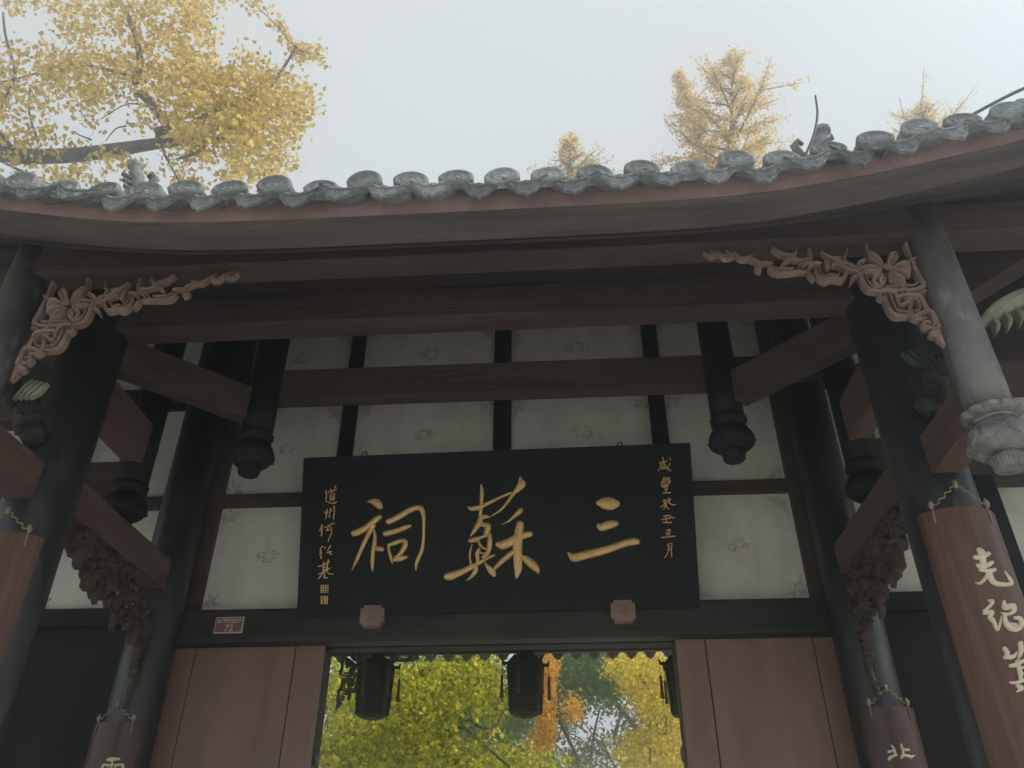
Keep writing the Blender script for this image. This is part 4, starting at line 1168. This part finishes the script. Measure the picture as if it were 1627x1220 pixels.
# ------------------------------------------------------------------ trees
def leaf_cloud(C, size, seed, jitter=0.35, droop=0.0, fan=True):
    """one small fan-shaped leaf at every point of C; returns V, F arrays"""
    g = np.random.default_rng(seed)
    n = len(C)
    # random frame
    d = g.normal(size=(n, 3)); d[:, 2] -= droop
    d /= np.linalg.norm(d, axis=1)[:, None]
    e = g.normal(size=(n, 3))
    e -= d*np.sum(d*e, axis=1)[:, None]
    e /= np.linalg.norm(e, axis=1)[:, None]
    nn = np.cross(d, e)
    s = size*(1+jitter*g.uniform(-1, 1, n))
    loc = [(0, 0, 0), (0.55, -0.52, 0.06), (0.92, -0.30, -0.03), (0.80, 0.0, 0.05), (0.92, 0.30, -0.03), (0.55, 0.52, 0.06)] if fan else \
          [(0, 0, 0), (0.4, -0.26, 0.05), (0.8, -0.2, 0.0), (1.05, 0, -0.08), (0.8, 0.2, 0.0), (0.4, 0.26, 0.05)]
    V = np.empty((n, 6, 3))
    for k, (a, b, c) in enumerate(loc):
        V[:, k] = C+d*(a*s)[:, None]+e*(b*s)[:, None]+nn*(c*s)[:, None]
    base = (np.arange(n)*6)[:, None]
    Fq = np.concatenate([base+np.array([0, 1, 2, 3]), base+np.array([0, 3, 4, 5])], axis=1).reshape(-1, 4)
    return V.reshape(-1, 3), Fq
def mesh_np(name, V, Fq, mat, parent):
    me = bpy.data.meshes.new(name)
    nv, nf = len(V), len(Fq)
    me.vertices.add(nv); me.vertices.foreach_set('co', V.astype(np.float32).ravel())
    me.loops.add(nf*4); me.loops.foreach_set('vertex_index', Fq.astype(np.int32).ravel())
    me.polygons.add(nf)
    me.polygons.foreach_set('loop_start', np.arange(0, nf*4, 4, dtype=np.int32))
    me.materials.append(MATS[mat])
    me.update(); me.validate()
    return link_mesh(name, me, parent)
def tree_root(base, label, name='ginkgo_tree', group=None):
    r = empty(name, base); r['_w'] = base
    tag(r, label, 'tree', group)
    return r
def sprays(P, n, spread, g, spur=5, spurr=0.05):
    """points clustered in spurs around the points P"""
    m = max(1, n//spur)
    idx = g.integers(0, len(P), m)
    c = P[idx]+g.normal(size=(m, 3))*spread
    pts = np.repeat(c, spur, axis=0)+g.normal(size=(m*spur, 3))*spurr
    return pts

# --- the big ginkgo reaching in over the roof at the upper left
g = np.random.default_rng(5)
def ipx(pts, Y): return [tuple(p) for p in on_y(np.array([p[0] for p in pts], float), np.array([p[1] for p in pts], float), Y)]
bt = tree_root((-8.4, 1.6, 0), 'large yellow ginkgo whose branches reach over the roof at the upper left')
A = Acc()
base_p = on_y(np.array([-160.0]), np.array([300.0]), 1.6)[0]
A.add(*tube_data([(-8.4, 1.6, 0), (-8.38, 1.65, 3.0), (-8.3, 1.6, 6.0), (-8.1, 1.6, 8.2), tuple(base_p), tuple(on_y(np.array([-150.0]), np.array([120.0]), 1.6)[0]), tuple(on_y(np.array([-130.0]), np.array([-200.0]), 1.7)[0])], [0.38, 0.33, 0.29, 0.25, 0.21, 0.17, 0.08], 12))
limbs = [
    ([(-160, 300), (-40, 236), (20, 240), (100, 236), (180, 222), (235, 210), (300, 200), (360, 195)], [0.16, 0.13, 0.115, 0.11, 0.10, 0.085, 0.06, 0.035]),
    ([(250, 210), (262, 195), (240, 160), (218, 132), (205, 122)], [0.075, 0.07, 0.075, 0.07, 0.06]),
    ([(215, 130), (222, 95), (215, 55), (200, 20), (180, -20), (170, -80)], [0.06, 0.055, 0.05, 0.045, 0.035, 0.02]),
    ([(20, 240), (-5, 215), (-40, 190)], [0.06, 0.06, 0.05]),
    ([(290, 222), (320, 240), (332, 255), (320, 275), (305, 292)], [0.035, 0.03, 0.026, 0.022, 0.012]),
    ([(258, 215), (262, 245), (275, 270), (290, 300)], [0.02, 0.018, 0.015, 0.01]),
    ([(300, 200), (350, 175), (420, 150), (455, 110), (473, 80)], [0.04, 0.035, 0.03, 0.022, 0.015]),
    ([(473, 80), (445, 60), (408, 38)], [0.014, 0.01, 0.006]), ([(473, 80), (500, 105), (525, 130)], [0.014, 0.01, 0.006]),
    ([(310, 135), (345, 140), (420, 142)], [0.03, 0.03, 0.02]),
    ([(230, 130), (180, 110), (110, 95), (40, 110), (-20, 120)], [0.03, 0.028, 0.02, 0.016, 0.01]),
    ([(5, 20), (12, 60), (25, 100), (35, 140), (15, 195)], [0.02, 0.022, 0.024, 0.024, 0.02]),
    ([(60, 225), (48, 180), (52, 140)], [0.02, 0.016, 0.01]), ([(0, 255), (50, 270), (80, 300)], [0.02, 0.015, 0.01]),
    ([(145, 222), (110, 195), (100, 175)], [0.014, 0.01, 0.006]), ([(200, 200), (175, 190), (150, 195)], [0.014, 0.01, 0.006]), ([(190, 232), (210, 255), (222, 290)], [0.014, 0.011, 0.007]),
    ([(255, 175), (205, 165), (160, 190)], [0.014, 0.01, 0.006]), ([(340, 200), (400, 205), (440, 225)], [0.02, 0.014, 0.008]), ([(165, 235), (155, 265), (140, 300)], [0.013, 0.01, 0.006])]
limb_pts = []
for pts, rad in limbs:
    P3 = np.array(ipx(pts, 1.6))
    P3[:, 1] += np.linspace(0, g.uniform(-.5, .5), len(P3))
    Q = catmull(np.c_[P3, rad], 4)
    limb_pts.append(Q[:, :3])
    A.add(*tube_data(Q[:, :3], Q[:, 3], 8))
ELL = [  # where the foliage hangs thick: centre, radii, leaves
    (30, 10, 55, 25, 130), (50, 110, 70, 45, 420), (20, 170, 40, 60, 260), (130, 30, 55, 40, 420), (250, 30, 70, 50, 700), (315, 45, 40, 30, 280), (150, 115, 80, 35, 620),
    (250, 105, 60, 45, 600), (310, 130, 60, 40, 560), (370, 150, 70, 38, 640), (440, 150, 55, 40, 520), (340, 190, 75, 35, 560), (420, 195, 60, 35, 460), (390, 240, 60, 32, 380),
    (440, 260, 30, 35, 150), (385, 275, 28, 28, 120), (300, 225, 45, 30, 230), (310, 265, 35, 40, 130), (150, 165, 45, 35, 240), (60, 240, 55, 20, 110), (140, 255, 55, 20, 150),
    (40, 285, 50, 22, 110), (115, 285, 25, 25, 90), (200, 270, 60, 35, 90), (90, 190, 45, 35, 130), (395, 100, 25, 28, 150), (235, 180, 40, 30, 130), (480, 170, 22, 35, 120), (-60, 120, 60, 120, 500), (70, -50, 250, 50, 900), (320, -40, 80, 50, 500)]
P = []
for (cx, cy, rx, ry, n) in ELL:
    n = int(n*1.42)
    a = g.uniform(0, 2*math.pi, n); r = np.sqrt(g.uniform(0, 1, n))
    x = cx+rx*r*np.cos(a)*1.05; y = cy+ry*r*np.sin(a)*1.05
    # open sky holes
    hole = ((x-55)/32)**2+((y-42)/26)**2 < 1
    hole |= ((x-180)/32)**2+((y-180)/18)**2 < 1
    hole |= ((x-115)/50)**2+((y-258)/11)**2 < 1
    hole |= ((x-100)/24)**2+((y-185)/20)**2 < 1
    hole |= ((x-370)/32)**2+((y-55)/34)**2 < 1
    hole |= ((x-345)/20)**2+((y-265)/22)**2 < 1
    hole |= ((x-235)/22)**2+((y-245)/14)**2 < 1
    keep = ~hole | (g.uniform(0, 1, n) < 0.10)
    x, y = x[keep], y[keep]
    P.append(on_y(x, y, 1.6)+np.c_[np.zeros(len(x)), np.zeros(len(x)), np.zeros(len(x))])
P = np.vstack(P)
# depth: push along the crown's thickness
d = P-CAM
P = CAM+d*(1+g.normal(0, 0.06, len(P)))[:, None]
spur = P[::9]
Cc = np.repeat(spur, 9, axis=0)+g.normal(size=(len(spur)*9, 3))*np.array([0.085, 0.085, 0.065])
tw = np.vstack([sprays(L, 160, 0.05, g) for L in limb_pts[7:9]]+[sprays(limb_pts[6], 90, 0.10, g)])
Cc = np.vstack([Cc, tw])
V, Fq = leaf_cloud(Cc, 0.070, 21, 0.35, 0.3)
A.build('trunk', 'bark', bt, True)
mesh_np('crown', V, Fq, 'leaf_yellow', bt)

# --- tops of farther ginkgos above the roof
def len_px(q): return float(np.linalg.norm(q[-1]-q[0]))*2.2
def far_tree(tip, base_xy, Y, h_px, w_px, label, nleaf, seed, lean=0.0, trunk_dx=0.0):
    g = np.random.default_rng(seed)
    top = on_y(np.array([tip[0]], float), np.array([tip[1]], float), Y)[0]
    low = on_y(np.array([tip[0]+lean], float), np.array([tip[1]+h_px], float), Y)[0]
    sc = np.linalg.norm(on_y(np.array([tip[0]+100.]), np.array([tip[1]+h_px], float), Y)[0]-low)/100.0
    gx = (low[0]+trunk_dx, low[1], 0.0)
    root = tree_root(gx, label, group='ginkgo tops showing above the roof')
    A = Acc()
    H = top[2]-low[2]
    A.add(*tube_data([gx, (gx[0], gx[1], low[2]*0.45), (0.45*gx[0]+0.55*low[0], gx[1], low[2]*0.75), tuple(low), tuple(low*0.4+top*0.6), tuple(top)], [0.32, 0.24, 0.16, 0.09, 0.035, 0.008], 8))
    Pts = []
    nb = 46
    for i in range(nb):
        t = (i+0.5)/nb*1.28-0.32      # along the leader, 1 = tip
        p0 = low+(top-low)*t
        az = i*2.4+g.uniform(-.3, .3)
        L = w_px*sc*(1.0-0.93*max(t, 0))*g.uniform(0.55, 1.2)*0.80
        up = g.uniform(0.25, 0.75)+0.3*max(t, 0)
        dirv = np.array([math.cos(az), math.sin(az)*0.8, up])
        q = np.array([p0+dirv*L*k+np.array([0, 0, 0.12*L*k*k]) for k in (0, 0.35, 0.7, 1.0)])
        A.add(*tube_data(q, [0.03*(1-t*0.5)+0.004, 0.02, 0.012, 0.004], 5))
        Pts.append(catmull(q, max(2, int(len_px(q)*5)))[1:])
        for k in range(3):
            tt = g.uniform(0.3, 0.9); b0 = p0+dirv*L*tt
            d2 = dirv+g.normal(size=3)*0.6; d2[2] = abs(d2[2])*0.8
            q2 = np.array([b0+d2*L*0.4*s_ for s_ in (0, 0.5, 1.0)])
            A.add(*tube_data(q2, [0.01, 0.007, 0.003], 4))
            Pts.append(catmull(q2, max(2, int(len_px(q2)*6))))
    Pts.append(np.linspace(low*0.2+top*0.8, top, 8))
    A.build('trunk', 'bark', root, True)
    Pa = np.vstack(Pts)
    C = sprays(Pa, int(nleaf*1.7), 0.055, g, 4, 0.035)
    V, Fq = leaf_cloud(C, 0.048, seed+100, 0.35, 0.2)
    mesh_np('crown', V, Fq, 'leaf_pale', root)
far_tree((905, 219), None, 6.0, 72, 62, 'small sparse ginkgo top above the middle of the eave', 1500, 31, trunk_dx=2.6)
far_tree((1163, 84), None, 6.0, 190, 150, 'tallest pointed yellow ginkgo top above the roof right of centre', 8200, 32)
far_tree((1075, 112), None, 6.6, 175, 108, 'leaning yellow ginkgo top just left of the tallest one', 4200, 33, lean=55)
far_tree((1468, 165), None, 6.0, 75, 80, 'small bare-twigged ginkgo top near the bent rods on the right', 1900, 34)

# --- trees seen through the doorway
def door_tree(label, base, Y, ells, leaf, mat, seed, name='ginkgo_tree', fan=True, droop=0.6, depth=0.05, holes=(), strand=0.0, trunk_r=0.14, spurn=5, spurr=0.10, boughs=(), dens=2.2):
    g = np.random.default_rng(seed)
    root = tree_root(base, label, name)
    P = []
    for (cx, cy, rx, ry, n) in ells:
        n = int(n*dens)
        a = g.uniform(0, 2*math.pi, n); r = np.sqrt(g.uniform(0, 1, n))
        x = cx+rx*r*np.cos(a); y = cy+ry*r*np.sin(a)
        keep = np.ones(n, bool)
        for (hx, hy, hrx, hry, pr) in holes:
            keep &= ~((((x-hx)/hrx)**2+((y-hy)/hry)**2 < 1) & (g.uniform(0, 1, n) < pr))
        P.append(on_y(x[keep], y[keep], Y))
    P = np.vstack(P)
    P = CAM+(P-CAM)*(1+g.normal(0, depth, len(P)))[:, None]
    sp = P[::spurn]
    C = np.repeat(sp, spurn, axis=0)+g.normal(size=(len(sp)*spurn, 3))*spurr*np.array([1, 1, 0.8])
    if strand > 0:
        C[:, 2] += g.uniform(-strand, 0.25*strand, len(C))
        C[:, 0] += np.repeat(g.normal(0, 0.24*strand*strand, len(sp)), spurn)
    V, Fq = leaf_cloud(C, leaf, seed+50, 0.35, droop, fan)
    A = Acc()
    c = P.mean(axis=0)
    b = np.array(base, float)
    A.add(*tube_data([b, b+(0.05, 0.02, 1.2), b+(0.02, 0.05, 2.6), tuple(0.6*(b+(0, 0, 3.2))+0.4*c), tuple(c)], [trunk_r*1.25, trunk_r, trunk_r*0.85, trunk_r*0.6, trunk_r*0.35], 10))
    for i in range(9):
        e = P[g.integers(0, len(P))]
        m = 0.5*(c+e)+np.array([0, 0, 0.25])
        A.add(*tube_data([c*0.8+0.2*(b+(0, 0, 3.2)), m, e], [trunk_r*0.3, trunk_r*0.18, 0.012], 6))
    for pts, rad in boughs:
        q = np.array(ipx(pts, Y)); A.add(*tube_data(catmull(q, 3), np.interp(np.linspace(0, 1, len(catmull(q, 3))), np.linspace(0, 1, len(rad)), rad), 6))
    A.build('trunk', 'bark', root, True)
    mesh_np('crown', V, Fq, mat, root)
door_tree('lime and yellow drooping ginkgo filling the left of the doorway', (-3.2, 6.4, 0), 6.0,
          [(560, 1190, 70, 45, 3200), (660, 1190, 75, 45, 3200), (770, 1205, 70, 30, 2200), (860, 1215, 50, 20, 700), (640, 1110, 40, 60, 2600), (690, 1085, 45, 50, 2200), (560, 1065, 45, 30, 700), (540, 1110, 18, 30, 260), (745, 1060, 45, 25, 1000), (670, 1140, 35, 40, 1200), (780, 1075, 25, 40, 700), (600, 1150, 60, 25, 900), (700, 1240, 220, 30, 2500)],
          0.056, 'leaf_lime', 61, droop=0.9, depth=0.09, strand=0.42, spurn=22, spurr=0.055, dens=1.75, holes=((735, 1130, 32, 28, 0.9), (530, 1120, 26, 22, 0.7)))
door_tree('dark green broadleaf tree behind the drooping ginkgo', (-2.6, 15.5, 0), 15.0,
          [(730, 1110, 70, 60, 2600), (780, 1150, 60, 35, 1800), (560, 1120, 50, 50, 1500), (640, 1090, 70, 50, 1500), (820, 1130, 30, 40, 700), (720, 1060, 60, 25, 700)],
          0.10, 'leaf_green', 62, name='broadleaf_tree', fan=False, droop=0.2, depth=0.06, holes=((790, 1175, 35, 12, 0.6),), trunk_r=0.2, spurr=0.22)
door_tree('narrow strip of orange ginkgo leaves right of the middle lantern', (0.9, 8.4, 0), 8.0,
          [(869, 1070, 9, 40, 420), (870, 1125, 9, 40, 420), (864, 1160, 11, 14, 130), (848, 1178, 9, 14, 70), (908, 1112, 15, 18, 110), (872, 1048, 14, 8, 70)],
          0.056, 'leaf_orange', 63, droop=0.8, strand=0.25, spurn=10, depth=0.015, spurr=0.05, trunk_r=0.06)
door_tree('dark green tree behind the orange strip and the open sky gaps', (3.6, 13.6, 0), 13.0,
          [(925, 1065, 50, 35, 1500), (960, 1085, 40, 30, 900), (900, 1110, 30, 35, 700), (940, 1045, 80, 14, 700), (1010, 1060, 40, 30, 500)],
          0.085, 'leaf_green', 64, name='broadleaf_tree', fan=False, droop=0.3, depth=0.05, spurr=0.16)
door_tree('sparse olive tree with bright sky gaps at the lower right of the doorway', (2.2, 14.2, 0), 13.5,
          [(930, 1150, 70, 60, 1500), (980, 1190, 90, 50, 1500), (900, 1200, 50, 40, 900), (1040, 1160, 40, 60, 700), (850, 1190, 30, 30, 200)],
          0.085, 'leaf_olive', 65, name='olive_tree', fan=False, droop=0.2, depth=0.06, holes=((940, 1110, 20, 40, .9), (945, 1150, 40, 22, .8), (905, 1180, 30, 22, .8), (985, 1150, 25, 25, .75), (960, 1195, 30, 16, .7), (1030, 1195, 18, 14, .7)),
          spurr=0.12, dens=1.5, trunk_r=0.06, boughs=(([(937, 1215), (945, 1160), (955, 1120)], [0.045, 0.03, 0.015]), ([(975, 1175), (985, 1140), (1000, 1110)], [0.05, 0.035, 0.015])))
door_tree('golden yellow ginkgo at the right side of the doorway', (3.0, 10.6, 0), 10.0,
          [(1030, 1075, 45, 40, 1500), (1050, 1120, 35, 30, 900), (1000, 1060, 35, 16, 420), (1045, 1195, 50, 40, 1300), (1085, 1180, 30, 50, 700), (1010, 1200, 30, 28, 420), (1060, 1150, 22, 22, 240)],
          0.058, 'leaf_gold', 66, droop=0.5, spurn=10, depth=0.05, holes=((1070, 1155, 22, 14, .7), (990, 1130, 14, 14, .6)), spurr=0.10)

# ------------------------------------------------------------------ scattering volume added to imitate lens glare and hazy air
hz = box('glare_haze', -34, 34, -26, 34, -1.0, 22.0, 'iron', None, 0)
hm = bpy.data.materials.new('glare_haze_air'); hm.use_nodes = True
hn = hm.node_tree.nodes; hn.clear()
ho = hn.new('ShaderNodeOutputMaterial'); pv = hn.new('ShaderNodeVolumePrincipled')
pv.inputs['Color'].default_value = (0.72, 0.88, 1.0, 1)  # bluish tint imitates the glare veil over the eave
pv.inputs['Density'].default_value = HAZE
pv.inputs['Anisotropy'].default_value = HAZE_G
hm.node_tree.links.new(pv.outputs[0], ho.inputs['Volume'])
hz.data.materials.clear(); hz.data.materials.append(hm)
tag(hz, kind='stuff')
